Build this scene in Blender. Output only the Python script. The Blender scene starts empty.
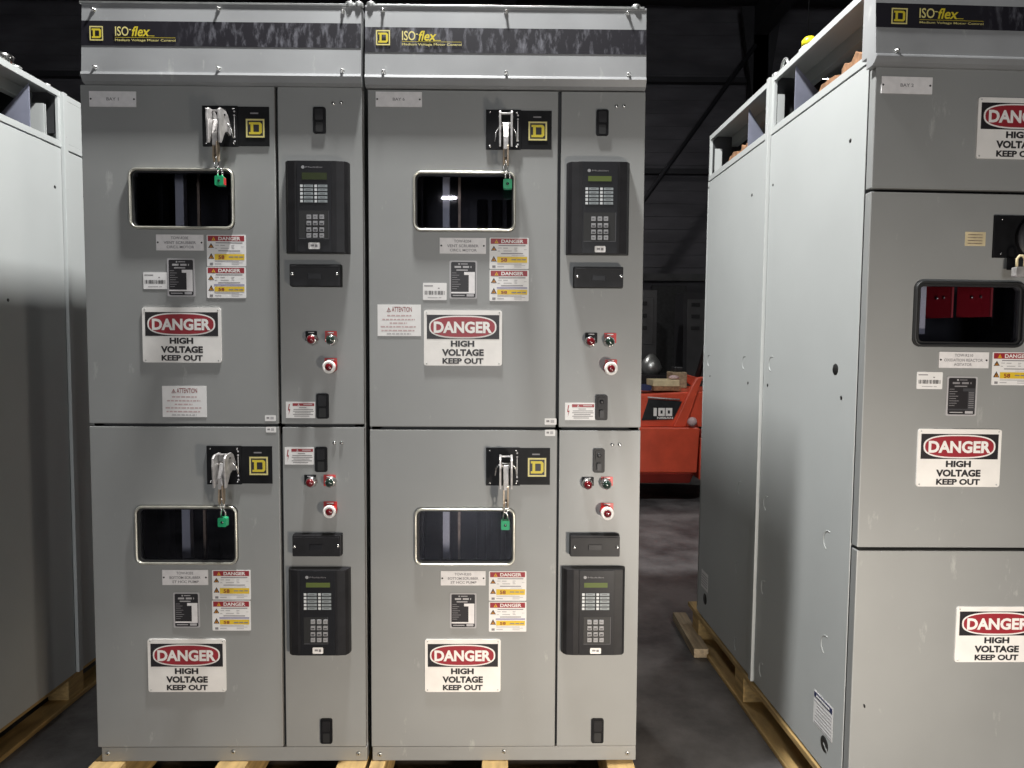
import bpy, bmesh, math, random
from mathutils import Vector, Matrix
from mathutils.geometry import tessellate_polygon
random.seed(7)
S = bpy.context.scene
COL = S.collection
PI = math.pi

# ------------------------------------------------------------------ camera
FPX, YAW, PIT, ROL = 709.9, 0.0128, 0.0539, -0.0050
CAM = Vector((1.2373, -2.1342, 1.2855))
_R = Vector((math.cos(YAW), -math.sin(YAW), 0))
_F = Vector((math.cos(PIT)*math.sin(YAW), math.cos(PIT)*math.cos(YAW), -math.sin(PIT)))
_U = Vector((math.sin(PIT)*math.sin(YAW), math.sin(PIT)*math.cos(YAW), math.cos(PIT)))
CR = _R*math.cos(ROL) - _U*math.sin(ROL)
CU = _R*math.sin(ROL) + _U*math.cos(ROL)
cam = bpy.data.objects.new('camera', bpy.data.cameras.new('camera'))
COL.objects.link(cam)
m = Matrix((CR, CU, -_F)).transposed().to_4x4(); m.translation = CAM
cam.matrix_world = m
cam.data.sensor_width = 36; cam.data.lens = FPX/1024*36
cam.data.clip_start = .02; cam.data.clip_end = 200
S.camera = cam

class Frame:
    """local axes of a cabinet: x along its front, y into its depth, z up"""
    def __init__(s, ox, oy, a=0.0, oz=0.0):
        s.o = Vector((ox, oy, oz)); s.a, s.b = a if isinstance(a, tuple) else (a, 0.0)
        s.inv = (Matrix.Rotation(s.a, 3, 'Z') @ Matrix.Rotation(s.b, 3, 'Y')).inverted()
    def at(s, px, py, Y=0.0, axis=1):
        d = CR*((px-512)/FPX) + CU*((384-py)/FPX) + _F
        o = s.inv @ (CAM - s.o); d = s.inv @ d
        t = (Y - o[axis])/d[axis]
        return o + d*t
    def r(s, x0, y0, x1, y1, Y=0.0):
        ym, xm = (y0+y1)/2, (x0+x1)/2
        return (s.at(x0, ym, Y).x, s.at(x1, ym, Y).x, s.at(xm, y1, Y).z, s.at(xm, y0, Y).z)

# ------------------------------------------------------------------ materials
MATS = {}
def nodes(name):
    mt = bpy.data.materials.new(name); mt.use_nodes = True
    nt = mt.node_tree; b = nt.nodes['Principled BSDF']
    MATS[name] = mt
    return mt, nt, b
def mat(name, col, rough=.5, metal=0.0, var=0.0, scale=20, bump=0.0, emit=None, es=0, spec=.5, stretch=None, col2=None, rvar=0.0, thr=(.35, .65), detail=4):
    mt, nt, b = nodes(name)
    b.inputs['Base Color'].default_value = (*col, 1); b.inputs['Roughness'].default_value = rough
    b.inputs['Metallic'].default_value = metal; b.inputs['Specular IOR Level'].default_value = spec
    if emit: b.inputs['Emission Color'].default_value = (*emit, 1); b.inputs['Emission Strength'].default_value = es
    if var or bump or col2 or rvar:
        tc = nt.nodes.new('ShaderNodeTexCoord'); n = nt.nodes.new('ShaderNodeTexNoise')
        n.inputs['Scale'].default_value = scale; n.inputs['Detail'].default_value = detail
        mp = nt.nodes.new('ShaderNodeMapping')
        if stretch: mp.inputs['Scale'].default_value = stretch
        nt.links.new(tc.outputs['Object'], mp.inputs['Vector']); nt.links.new(mp.outputs['Vector'], n.inputs['Vector'])
        if var or col2:
            cr = nt.nodes.new('ShaderNodeValToRGB')
            c2 = col2 or tuple(max(0, c*(1-var)) for c in col); c1 = col if col2 else tuple(min(1, c*(1+var)) for c in col)
            cr.color_ramp.elements[0].position = thr[0]; cr.color_ramp.elements[0].color = (*c2, 1)
            cr.color_ramp.elements[1].position = thr[1]; cr.color_ramp.elements[1].color = (*c1, 1)
            nt.links.new(n.outputs['Fac'], cr.inputs['Fac']); nt.links.new(cr.outputs['Color'], b.inputs['Base Color'])
        if rvar:
            mr = nt.nodes.new('ShaderNodeMapRange'); mr.inputs['To Min'].default_value = rough-rvar; mr.inputs['To Max'].default_value = rough+rvar
            nt.links.new(n.outputs['Fac'], mr.inputs['Value']); nt.links.new(mr.outputs['Result'], b.inputs['Roughness'])
        if bump:
            bp = nt.nodes.new('ShaderNodeBump'); bp.inputs['Strength'].default_value = bump; bp.inputs['Distance'].default_value = .01
            nt.links.new(n.outputs['Fac'], bp.inputs['Height']); nt.links.new(bp.outputs['Normal'], b.inputs['Normal'])
    return mt

def paint(name, col, rough=.42, smudge=.06, scuff=True):
    """sheet-metal paint: faint cloudy dirt, orange peel, a few pale scuffs"""
    mt, nt, b = nodes(name)
    L = nt.links.new
    tc = nt.nodes.new('ShaderNodeTexCoord')
    n1 = nt.nodes.new('ShaderNodeTexNoise'); n1.inputs['Scale'].default_value = 3.2; n1.inputs['Detail'].default_value = 6
    n2 = nt.nodes.new('ShaderNodeTexNoise'); n2.inputs['Scale'].default_value = 420; n2.inputs['Detail'].default_value = 2
    n3 = nt.nodes.new('ShaderNodeTexNoise'); n3.inputs['Scale'].default_value = 9; n3.inputs['Detail'].default_value = 9; n3.inputs['Roughness'].default_value = .65
    mp = nt.nodes.new('ShaderNodeMapping'); mp.inputs['Scale'].default_value = (2.2, 2.2, .8)
    for n in (n1, n2): L(tc.outputs['Object'], n.inputs['Vector'])
    L(tc.outputs['Object'], mp.inputs['Vector']); L(mp.outputs['Vector'], n3.inputs['Vector'])
    r1 = nt.nodes.new('ShaderNodeValToRGB')
    r1.color_ramp.elements[0].position = .3; r1.color_ramp.elements[0].color = (*[c*(1-smudge) for c in col], 1)
    r1.color_ramp.elements[1].position = .7; r1.color_ramp.elements[1].color = (*[min(1, c*(1+smudge)) for c in col], 1)
    L(n1.outputs['Fac'], r1.inputs['Fac'])
    r3 = nt.nodes.new('ShaderNodeValToRGB')
    r3.color_ramp.elements[0].position = .63; r3.color_ramp.elements[0].color = (0, 0, 0, 1)
    r3.color_ramp.elements[1].position = .72; r3.color_ramp.elements[1].color = (.35, .35, .35, 1)
    L(n3.outputs['Fac'], r3.inputs['Fac'])
    mx = nt.nodes.new('ShaderNodeMixRGB'); mx.inputs['Color2'].default_value = (.55, .55, .53, 1)
    L(r1.outputs['Color'], mx.inputs['Color1'])
    if scuff: L(r3.outputs['Color'], mx.inputs['Fac'])
    else: mx.inputs['Fac'].default_value = 0
    L(mx.outputs['Color'], b.inputs['Base Color'])
    bp = nt.nodes.new('ShaderNodeBump'); bp.inputs['Strength'].default_value = .06; bp.inputs['Distance'].default_value = .002
    L(n2.outputs['Fac'], bp.inputs['Height']); L(bp.outputs['Normal'], b.inputs['Normal'])
    b.inputs['Roughness'].default_value = rough
    return mt

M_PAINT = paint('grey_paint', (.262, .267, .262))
M_SIDE = paint('grey_paint_lit', (.44, .457, .450), .5, .03, False)  # same cabinet grey, lightened: overhead lamp brightness put into the colour
M_HEAD = paint('header_paint', (.275, .28, .285), .40, .16)
M_INNER = mat('inner_metal', (.035, .036, .038), .6, var=.2)
M_GALV = mat('zinc_metal', (.50, .51, .50), .35, .8, var=.12, scale=30)
M_STRIP = mat('pale_post', (.66, .68, .70), .45, .2)
M_DARKST = mat('dark_steel', (.022, .022, .024), .45, .3, var=.2)
M_CHROME = mat('chrome', (.75, .74, .72), .22, 1.0, var=.1, scale=60)
M_CAST = mat('cast_handle', (.50, .48, .47), .4, .55, var=.22, scale=45, bump=.1)
M_BLACK = mat('black_plastic', (.006, .006, .007), .5, var=.3, scale=30, spec=.18)
M_RELAY = mat('charcoal_plastic', (.012, .0115, .013), .45, var=.2, scale=25, spec=.28)
M_RELAY2 = mat('charcoal_face', (.009, .009, .011), .35, spec=.35)
M_GASK = mat('black_rubber', (.010, .010, .010), .55)
M_TRIMW = mat('window_trim', (.62, .60, .52), .3, .75, var=.15, scale=25)
M_WHITE = mat('white_plate', (.78, .76, .73), .42, var=.04)
M_WLABEL = mat('white_label', (.76, .75, .74), .5, var=.03)
M_ENGR = mat('engraved_plate', (.74, .72, .72), .4, var=.05, scale=60)
M_INK = mat('black_ink', (.014, .012, .014), .45)
M_GREYINK = mat('grey_ink', (.22, .21, .22), .5)
M_PALEINK = mat('pale_grey_ink', (.42, .41, .42), .5)
M_PINKINK = mat('pink_ink', (.52, .38, .38), .5)
M_REDINK = mat('danger_red', (.29, .020, .030), .42)
M_BRED = mat('dark_red', (.22, .02, .02), .42)
M_BLUEINK = mat('violet_ink', (.30, .29, .42), .5)
M_NAVY = mat('navy_ink', (.02, .028, .09), .45)
M_YELLOW = mat('label_yellow', (.70, .48, .03), .45)
M_LOGO = mat('logo_yellow', (.62, .50, .03), .45)
M_LOGOP = mat('logo_pale_yellow', (.66, .58, .22), .45)
M_ORANGE = mat('hazard_orange', (.62, .25, .02), .45)
M_RED = mat('red_plastic', (.52, .018, .016), .35)
M_REDLENS = mat('red_lens', (.13, .006, .010), .15, spec=.8)
M_DKLENS = mat('dark_green_lens', (.015, .03, .022), .15, spec=.8)
M_GREEN = mat('green_lock', (.015, .36, .15), .35)
M_BRASS = mat('tan_metal', (.42, .33, .24), .4, .4, var=.2, scale=60)
M_LCD = mat('lcd_green', (.10, .13, .035), .25)
M_LCD2 = mat('lcd_dim', (.035, .045, .018), .25)
M_KEY = mat('grey_key', (.28, .28, .29), .4)
M_KEYD = mat('key_symbol', (.05, .05, .055), .4)
M_IND = mat('pale_indicator', (.60, .62, .63), .35)
M_INDG = mat('indicator_strip', (.26, .29, .30), .35)
M_BARRIER = mat('red_barrier', (.28, .014, .022), .25)
M_WOOD = mat('pallet_wood', (.42, .28, .11), .7, var=.28, scale=9, stretch=(3, .6, 6), bump=.25)
M_WOOD2 = mat('weathered_board', (.32, .25, .16), .75, var=.25, scale=9, stretch=(6, .6, 6), bump=.25)
M_BROKEN = mat('split_wood', (.27, .14, .07), .7, var=.3, scale=40, bump=.4)
M_EDGE = mat('barrier_edge', (.36, .05, .055), .4)
M_GUSSET = mat('blue_grey_plate', (.20, .21, .27), .5, var=.12, scale=12)
M_TRED = mat('truck_red', (.58, .075, .035), .4, var=.12, scale=6)
M_TREDD = mat('truck_dark_red', (.24, .02, .012), .45, var=.12, scale=6)
M_TIRE = mat('tyre_rubber', (.012, .012, .012), .8)
M_CREAM = mat('cream_board', (.62, .52, .32), .6, var=.12)
M_HAT = mat('yellow_cap', (.72, .62, .02), .35)
M_LAMP = mat('lamp_tube', (.9, .9, .9), .5, emit=(1.0, .97, .95), es=45)

def glass_mat():
    mt, nt, b = nodes('window_pane'); nt.nodes.remove(b)
    out = nt.nodes['Material Output']; L = nt.links.new
    tr = nt.nodes.new('ShaderNodeBsdfTransparent'); tr.inputs['Color'].default_value = (.80, .80, .84, 1)
    gl = nt.nodes.new('ShaderNodeBsdfGlossy'); gl.inputs['Roughness'].default_value = .015; gl.inputs['Color'].default_value = (.9, .9, 1, 1)
    fr = nt.nodes.new('ShaderNodeFresnel'); fr.inputs['IOR'].default_value = 1.5
    mx = nt.nodes.new('ShaderNodeMixShader')
    L(fr.outputs['Fac'], mx.inputs['Fac']); L(tr.outputs['BSDF'], mx.inputs[1]); L(gl.outputs['BSDF'], mx.inputs[2])
    L(mx.outputs['Shader'], out.inputs['Surface'])
    return mt
M_GLASS = glass_mat()

def band_mat():
    mt, nt, b = nodes('black_band'); L = nt.links.new
    tc = nt.nodes.new('ShaderNodeTexCoord'); mp = nt.nodes.new('ShaderNodeMapping')
    mp.inputs['Rotation'].default_value = (0, .5, 0); mp.inputs['Scale'].default_value = (34, 34, 11)
    n = nt.nodes.new('ShaderNodeTexNoise'); n.inputs['Scale'].default_value = 1.6; n.inputs['Detail'].default_value = 7
    n.inputs['Roughness'].default_value = .65
    L(tc.outputs['Object'], mp.inputs['Vector']); L(mp.outputs['Vector'], n.inputs['Vector'])
    n2 = nt.nodes.new('ShaderNodeTexNoise'); n2.inputs['Scale'].default_value = 5; L(tc.outputs['Object'], n2.inputs['Vector'])
    sx = nt.nodes.new('ShaderNodeSeparateXYZ'); L(tc.outputs['Object'], sx.inputs['Vector'])
    ramp = nt.nodes.new('ShaderNodeValToRGB')       # the right two thirds of the band are rubbed, the logo end is clean
    ramp.color_ramp.elements[0].position = .24; ramp.color_ramp.elements[0].color = (0, 0, 0, 1)
    ramp.color_ramp.elements[1].position = .42; ramp.color_ramp.elements[1].color = (1, 1, 1, 1)
    L(sx.outputs['X'], ramp.inputs['Fac'])
    cr = nt.nodes.new('ShaderNodeValToRGB')
    cr.color_ramp.elements[0].position = .5; cr.color_ramp.elements[0].color = (0, 0, 0, 1)
    cr.color_ramp.elements[1].position = .78; cr.color_ramp.elements[1].color = (.75, .75, .75, 1)
    L(n.outputs['Fac'], cr.inputs['Fac'])
    mu = nt.nodes.new('ShaderNodeMath'); mu.operation = 'MULTIPLY'; L(cr.outputs['Color'], mu.inputs[0]); L(ramp.outputs['Color'], mu.inputs[1])
    mu2 = nt.nodes.new('ShaderNodeMath'); mu2.operation = 'MULTIPLY'; L(mu.outputs[0], mu2.inputs[0]); mu2.inputs[1].default_value = 1.0
    mx = nt.nodes.new('ShaderNodeMixRGB'); mx.inputs['Color1'].default_value = (.009, .008, .012, 1); mx.inputs['Color2'].default_value = (.22, .22, .25, 1)
    L(mu2.outputs[0], mx.inputs['Fac']); L(mx.outputs['Color'], b.inputs['Base Color'])
    b.inputs['Roughness'].default_value = .5; b.inputs['Specular IOR Level'].default_value = .25
    return mt
M_BAND = band_mat()

def floor_mat():
    mt, nt, b = nodes('concrete'); L = nt.links.new
    tc = nt.nodes.new('ShaderNodeTexCoord')
    n = nt.nodes.new('ShaderNodeTexNoise'); n.inputs['Scale'].default_value = 2.6; n.inputs['Detail'].default_value = 10; n.inputs['Roughness'].default_value = .62
    n2 = nt.nodes.new('ShaderNodeTexNoise'); n2.inputs['Scale'].default_value = 60; n2.inputs['Detail'].default_value = 4
    L(tc.outputs['Object'], n.inputs['Vector']); L(tc.outputs['Object'], n2.inputs['Vector'])
    cr = nt.nodes.new('ShaderNodeValToRGB')
    cr.color_ramp.elements[0].position = .38; cr.color_ramp.elements[0].color = (.050, .049, .051, 1)
    cr.color_ramp.elements[1].position = .64; cr.color_ramp.elements[1].color = (.17, .165, .165, 1)
    L(n.outputs['Fac'], cr.inputs['Fac']); L(cr.outputs['Color'], b.inputs['Base Color'])
    bp = nt.nodes.new('ShaderNodeBump'); bp.inputs['Strength'].default_value = .25; bp.inputs['Distance'].default_value = .004
    L(n2.outputs['Fac'], bp.inputs['Height']); L(bp.outputs['Normal'], b.inputs['Normal'])
    b.inputs['Roughness'].default_value = .5
    return mt
M_FLOOR = floor_mat()
M_WALL = mat('dark_siding', (.095, .092, .104), .6, var=.25, scale=1.2, stretch=(1, 1, 3))
M_ROOF = mat('dark_roof', (.06, .06, .066), .7, var=.2, scale=1)
M_STEEL = mat('rafter_steel', (.03, .03, .035), .6, var=.2, scale=2)
M_GIRT = mat('girt_steel', (.075, .075, .078), .5, .1, var=.2, scale=3)

# ------------------------------------------------------------------ mesh builder
_TXT = {}
def text_geo(s, bold=0.0):
    k = (s, bold)
    if k not in _TXT:
        cu = bpy.data.curves.new('t', 'FONT'); cu.body = s; cu.size = 1; cu.offset = bold; cu.resolution_u = 3
        o = bpy.data.objects.new('t', cu); me = bpy.data.meshes.new_from_object(o)
        vs = [(v.co.x, v.co.y) for v in me.vertices]; fs = [tuple(p.vertices) for p in me.polygons]
        bpy.data.objects.remove(o); bpy.data.curves.remove(cu); bpy.data.meshes.remove(me)
        x0 = min(v[0] for v in vs); x1 = max(v[0] for v in vs); y0 = min(v[1] for v in vs); y1 = max(v[1] for v in vs)
        _TXT[k] = ([((a-x0)/(x1-x0), (b-y0)/(y1-y0)) for a, b in vs], fs)
    return _TXT[k]

def rrect(x0, x1, z0, z1, r, n=5):
    r = min(r, (x1-x0)/2.01, (z1-z0)/2.01); p = []
    for cx, cz, a0 in ((x1-r, z1-r, 0), (x0+r, z1-r, 90), (x0+r, z0+r, 180), (x1-r, z0+r, 270)):
        for i in range(n+1):
            a = math.radians(a0 + 90*i/n); p.append((cx+r*math.cos(a), cz+r*math.sin(a)))
    return p
def oval(cx, cz, a, b, e=2.0, n=40):
    p = []
    for i in range(n):
        t = 2*PI*i/n; c, s = math.cos(t), math.sin(t)
        p.append((cx+a*math.copysign(abs(c)**(2/e), c), cz+b*math.copysign(abs(s)**(2/e), s)))
    return p

class MB:
    def __init__(s): s.v = []; s.f = []; s.mi = []; s.ms = []; s.sm = []
    def m(s, mt):
        if mt not in s.ms: s.ms.append(mt)
        return s.ms.index(mt)
    def add(s, vs, fs, mt, smooth=False):
        b = len(s.v); s.v += [tuple(v) for v in vs]; k = s.m(mt)
        for f in fs: s.f.append(tuple(b+i for i in f)); s.mi.append(k); s.sm.append(smooth)
    def box(s, x0, x1, y0, y1, z0, z1, mt):
        x0, x1 = min(x0, x1), max(x0, x1); y0, y1 = min(y0, y1), max(y0, y1); z0, z1 = min(z0, z1), max(z0, z1)
        s.add([(x0,y0,z0),(x1,y0,z0),(x1,y1,z0),(x0,y1,z0),(x0,y0,z1),(x1,y0,z1),(x1,y1,z1),(x0,y1,z1)],
              [(0,3,2,1),(4,5,6,7),(0,1,5,4),(1,2,6,5),(2,3,7,6),(3,0,4,7)], mt)
    def flat(s, poly, y, mt, holes=()):
        loops = [[Vector((a, c, 0)) for a, c in poly]] + [[Vector((a, c, 0)) for a, c in h] for h in holes]
        pts = [p for l in loops for p in l]; tr = tessellate_polygon(loops)
        s.add([(p.x, y, p.y) for p in pts], [tuple(t) for t in tr], mt)
    def prism(s, poly, y0, y1, mt, holes=(), plane='xz', smooth=False):
        """extrude a polygon: plane xz along y, plane yz along x, plane xy along z"""
        loops = [list(poly)] + [list(h) for h in holes]
        pts = [p for l in loops for p in l]; n = len(pts)
        tr = tessellate_polygon([[Vector((a, c, 0)) for a, c in l] for l in loops])
        def P(p, t):
            return (p[0], t, p[1]) if plane == 'xz' else ((t, p[0], p[1]) if plane == 'yz' else (p[0], p[1], t))
        vs = [P(p, y0) for p in pts] + [P(p, y1) for p in pts]
        fs = [tuple(t) for t in tr] + [tuple(i+n for i in reversed(t)) for t in tr]
        s.add(vs, fs, mt)
        b0 = 0; side = []
        for l in loops:
            k = len(l)
            for i in range(k): side.append((b0+i, b0+(i+1) % k, b0+(i+1) % k+n, b0+i+n))
            b0 += k
        base = len(s.v)-2*n; km = s.m(mt)
        for f in side: s.f.append(tuple(base+i for i in f)); s.mi.append(km); s.sm.append(smooth)
    def tube(s, pts, r, mt, n=8, closed=False):
        pts = [Vector(p) for p in pts]; rings = []; L = len(pts)
        rr = r if isinstance(r, (list, tuple)) else [r]*L
        prev = None
        for i, p in enumerate(pts):
            if closed: d = pts[(i+1) % L]-pts[i-1]
            else: d = pts[min(i+1, L-1)]-pts[max(i-1, 0)]
            d.normalize()
            if prev is None:
                u = d.orthogonal().normalized()
            else:
                u = (prev - d*prev.dot(d)).normalized()
            prev = u; w = d.cross(u)
            rings.append([p+(u*math.cos(2*PI*k/n)+w*math.sin(2*PI*k/n))*rr[i] for k in range(n)])
        vs = [v for g in rings for v in g]; fs = []
        for i in range(L if closed else L-1):
            j = (i+1) % L
            for k in range(n): fs.append((i*n+k, i*n+(k+1) % n, j*n+(k+1) % n, j*n+k))
        if not closed: fs += [tuple(range(n-1, -1, -1)), tuple((L-1)*n+k for k in range(n))]
        s.add(vs, fs, mt, True)
    def lathe(s, c, prof, mt, axis=1, n=20):
        """prof: list of (t, r), t measured along axis from c"""
        vs = []; fs = []; c = Vector(c)
        for t, r in prof:
            for k in range(n):
                a = 2*PI*k/n; u, w = r*math.cos(a), r*math.sin(a)
                o = (u, t, w) if axis == 1 else ((t, u, w) if axis == 0 else (u, w, t))
                vs.append(c+Vector(o))
        for i in range(len(prof)-1):
            for k in range(n): fs.append((i*n+k, i*n+(k+1) % n, (i+1)*n+(k+1) % n, (i+1)*n+k))
        fs += [tuple(range(n)), tuple((len(prof)-1)*n+k for k in range(n))]
        s.add(vs, fs, mt, True)
    def text(s, t, x0, x1, z0, z1, y, mt, bold=0.0, shear=0.0):
        vs, fs = text_geo(t, bold); h = z1-z0
        s.add([(x0+a*(x1-x0)+shear*(b-.0)*h, y, z0+b*h) for a, b in vs], fs, mt)
    def build(s, name, parent=None, bevel=0.0, label=None, loc=None, flip=None):
        me = bpy.data.meshes.new(name); me.from_pydata(s.v, [], s.f)
        for mt in s.ms: me.materials.append(mt)
        for i, p in enumerate(me.polygons): p.material_index = s.mi[i]; p.use_smooth = s.sm[i]
        bm = bmesh.new(); bm.from_mesh(me); bmesh.ops.recalc_face_normals(bm, faces=bm.faces); bm.to_mesh(me); bm.free()
        me.update()
        o = bpy.data.objects.new(name, me); COL.objects.link(o)
        if parent: o.parent = parent
        if loc: o.location = loc
        if bevel:
            b = o.modifiers.new('bevel', 'BEVEL'); b.width = bevel; b.segments = 2; b.limit_method = 'ANGLE'; b.angle_limit = .9
        if label: o['label'] = label
        return o

def thing(name, label, cat, loc=(0, 0, 0), rz=0, group=None):
    o = bpy.data.objects.new(name, None); COL.objects.link(o); o.location = loc; o.rotation_euler = (0, rz[1], rz[0]) if isinstance(rz, tuple) else (0, 0, rz)
    o.empty_display_size = .1
    o['label'] = label; o['category'] = cat
    if group: o['group'] = group
    return o
def tag(o, label, cat, group=None):
    o['label'] = label; o['category'] = cat
    if group: o['group'] = group
    return o
def struct(o): o['kind'] = 'structure'; return o

# ------------------------------------------------------------------ printed things on the doors
def sub(R, u0, v0, u1, v1):
    """fraction of rect R=(x0,x1,z0,z1); v measured down from the top"""
    x0, x1, z0, z1 = R; w, h = x1-x0, z1-z0
    return (x0+u0*w, x0+u1*w, z1-v1*h, z1-v0*h)
def rp(R): return [(R[0], R[2]), (R[1], R[2]), (R[1], R[3]), (R[0], R[3])]

def danger_sign(R, par, Y=0):
    b = MB(); b.prism(rrect(*R, .007), Y-.0035, Y-.0001, M_WHITE)
    T = lambda a, c, d, e: sub(R, (a-95)/793, (c-100)/568, (d-95)/793, (e-100)/568)
    y = Y-.0038
    bk = T(125, 148, 860, 395); b.flat(rp(bk), y, M_INK)
    o = T(148, 155, 832, 388); cx, cz = (o[0]+o[1])/2, (o[2]+o[3])/2
    b.flat(oval(cx, cz, (o[1]-o[0])/2, (o[3]-o[2])/2, 2.7), y-.0003, M_WHITE)
    b.flat(oval(cx, cz, (o[1]-o[0])/2*.955, (o[3]-o[2])/2*.885, 2.7), y-.0006, M_REDINK)
    b.text('DANGER', *T(195, 215, 788, 335), y-.0009, M_WHITE, .04)
    b.text('HIGH', *T(368, 411, 607, 475), y, M_INK, .05)
    b.text('VOLTAGE', *T(278, 498, 703, 569), y, M_INK, .05)
    b.text('KEEP OUT', *T(283, 590, 700, 650), y, M_INK, .045)
    for u, v in ((.035, .04), (.965, .04), (.035, .96), (.965, .96)):
        q = sub(R, u, v, u, v); b.lathe((q[0], y+.0005, q[2]), [(0, .0024), (-.0015, .0018)], M_GALV, n=8)
    return b.build('danger_sign', par)

def tri(b, R, y, m1, m2):
    b.flat([(R[0], R[2]), (R[1], R[2]), ((R[0]+R[1])/2, R[3])], y, m1)
    q = sub(R, .2, .35, .8, .9); b.flat([(q[0], q[2]), (q[1], q[2]), ((q[0]+q[1])/2, q[3])], y-.0002, m2)
    q = sub(R, .44, .5, .56, .86); b.flat(rp(q), y-.0004, M_INK)

def hazard_label(R, par, second=False, Y=0):
    b = MB(); b.prism(rrect(*R, .0025, 3), Y-.0012, Y-.0001, M_WLABEL); y = Y-.0014
    T = lambda a, c, d, e: sub(R, (a-45)/433, (c-38)/345, (d-45)/433, (e-38)/345)
    b.flat(rp(T(58, 47, 462, 107)), y, M_REDINK)
    tri(b, T(98, 56, 146, 101), y-.0002, M_ORANGE, M_YELLOW)
    b.text('DANGER', *T(175, 58, 420, 98), y-.0002, M_WHITE, .03)
    tri(b, T(60, 128, 126, 182), y, M_INK, M_ORANGE); tri(b, T(60, 238, 126, 302), y, M_INK, M_ORANGE)
    for a, c, d, e in ((145, 120, 442, 130), (140, 148, 180, 156), (196, 148, 248, 158), (318, 148, 352, 156), (318, 166, 345, 172), (135, 182, 160, 190),
                       (200, 180, 290, 189), (320, 180, 352, 188), (425, 165, 455, 170), (172, 208, 415, 218), (290, 232, 430, 237),
                       (132, 325, 400, 333), (132, 352, 205, 362), (318, 340, 440, 346), (318, 357, 400, 364)):
        b.flat(rp(T(a, c, d, e)), y, M_GREYINK if c < 140 or c in (208,) else M_PALEINK)
    if second: b.flat(rp(T(125, 229, 462, 246)), y-.0001, M_BLUEINK); yy = (257, 312)
    else: yy = (248, 314)
    b.flat(rp(T(130, yy[0], 462, yy[1])), y-.0002, M_YELLOW)
    b.text('58', *T(172, yy[0]+14, 240, yy[1]-9), y-.0004, M_BRED, .03)
    for a, d in ((288, 340), (350, 395), (404, 448)): b.flat(rp(T(a, yy[0]+26, d, yy[0]+38)), y-.0004, M_GREYINK)
    b.flat(rp(T(76, 345, 112, 371)), y, M_GREYINK)
    return b.build('hazard_label', par)

def rating_plate(R, par, dark=False, Y=0):
    b = MB(); b.prism(rrect(*R, .004, 3), Y-.0018, Y-.0001, M_PALEINK); y = Y-.0020
    T = lambda a, c, d, e: sub(R, (a-65)/535, (c-35)/705, (d-65)/535, (e-35)/705)
    o = T(95, 60, 572, 718); b.flat(rrect(*o, .004, 3), y, M_INK)
    lt = M_KEYD if dark else M_ENGR
    for a, c, d, e in ((350, 245, 560, 300), (440, 300, 560, 645), (98, 615, 440, 643)): b.flat(rp(T(a, c, d, e)), y-.0002, lt)
    if dark:
        for k in range(8): b.flat(rp(T(455, 320+k*38, 545, 333+k*38)), y-.0004, M_GREYINK)
    b.flat(oval(*[(lambda q: ((q[0]+q[1])/2, (q[2]+q[3])/2))(T(235, 80, 270, 115))][0], (R[1]-R[0])*.03, (R[1]-R[0])*.03), y-.0002, M_PALEINK)
    for a, c, d, e in ((285, 90, 420, 104), (165, 135, 290, 170), (325, 135, 445, 170), (475, 135, 492, 170), (200, 200, 420, 220)):
        b.flat(rp(T(a, c, d, e)), y-.0002, M_PALEINK if not dark else M_GREYINK)
    for k in range(8): b.flat(rp(T(115, 258+k*42, 200+(k*53) % 90, 268+k*42)), y-.0002, M_GREYINK)
    b.flat(rp(T(130, 672, 360, 688)), y-.0002, M_PALEINK); b.flat(rp(T(400, 655, 540, 700)), y-.0002, M_PALEINK)
    return b.build('rating_plate', par)

def barcode_label(R, par, Y=0):
    b = MB(); b.prism(rrect(*R, .002, 2), Y-.001, Y-.0001, M_WLABEL); y = Y-.0012
    b.flat(rp(sub(R, .05, .14, .42, .20)), y, M_GREYINK); b.flat(rp(sub(R, .63, .28, .7, .34)), y, M_GREYINK)
    rnd = random.Random(3); u = .06
    while u < .92:
        w = rnd.choice((.012, .02, .034)); b.flat(rp(sub(R, u, .46, u+w, .69)), y, M_INK); u += w+rnd.choice((.012, .02, .03))
    b.flat(rp(sub(R, .2, .83, .62, .88)), y, M_PALEINK); b.flat(rp(sub(R, .66, .83, .78, .88)), y, M_PALEINK)
    return b.build('barcode_label', par)

def nameplate(R, par, lines, fr, Y=0):
    b = MB(); b.prism(rp(R), Y-.0025, Y-.0001, M_ENGR); y = Y-.0028
    for u in (.035, .955):
        q = sub(R, u, .5, u, .5); b.lathe((q[0], y+.001, q[2]), [(0, .0032), (-.0016, .0024)], M_DARKST, n=8)
    for t, (u0, v0, u1, v1) in zip(lines, fr): b.text(t, *sub(R, u0, v0, u1, v1), y, M_GREYINK, .02)
    return b.build('nameplate', par, .0006)
F3 = ((.31, .12, .68, .30), (.16, .42, .84, .60), (.22, .70, .80, .87))
FB = ((.37, .40, .63, .60),)

def attention_label(R, par, Y=0):
    b = MB(); b.prism(rp(R), Y-.001, Y-.0001, M_WLABEL); y = Y-.0012
    tri(b, sub(R, .21, .09, .31, .23), y, M_BRED, M_WLABEL)
    b.text('ATTENTION', *sub(R, .33, .07, .79, .23), y, M_BRED, .01)
    for u0, u1, v in ((.22, .78, .35), (.11, .86, .475), (.28, .68, .59), (.07, .88, .705), (.09, .85, .825), (.21, .77, .93)):
        u = u0; rnd = random.Random(int(v*100))
        while u < u1:
            w = rnd.uniform(.04, .11); b.flat(rp(sub(R, u, v-.022, min(u+w, u1), v+.022)), y, M_PINKINK if v < .9 else M_PALEINK); u += w+.018
    return b.build('attention_label', par)

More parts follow.
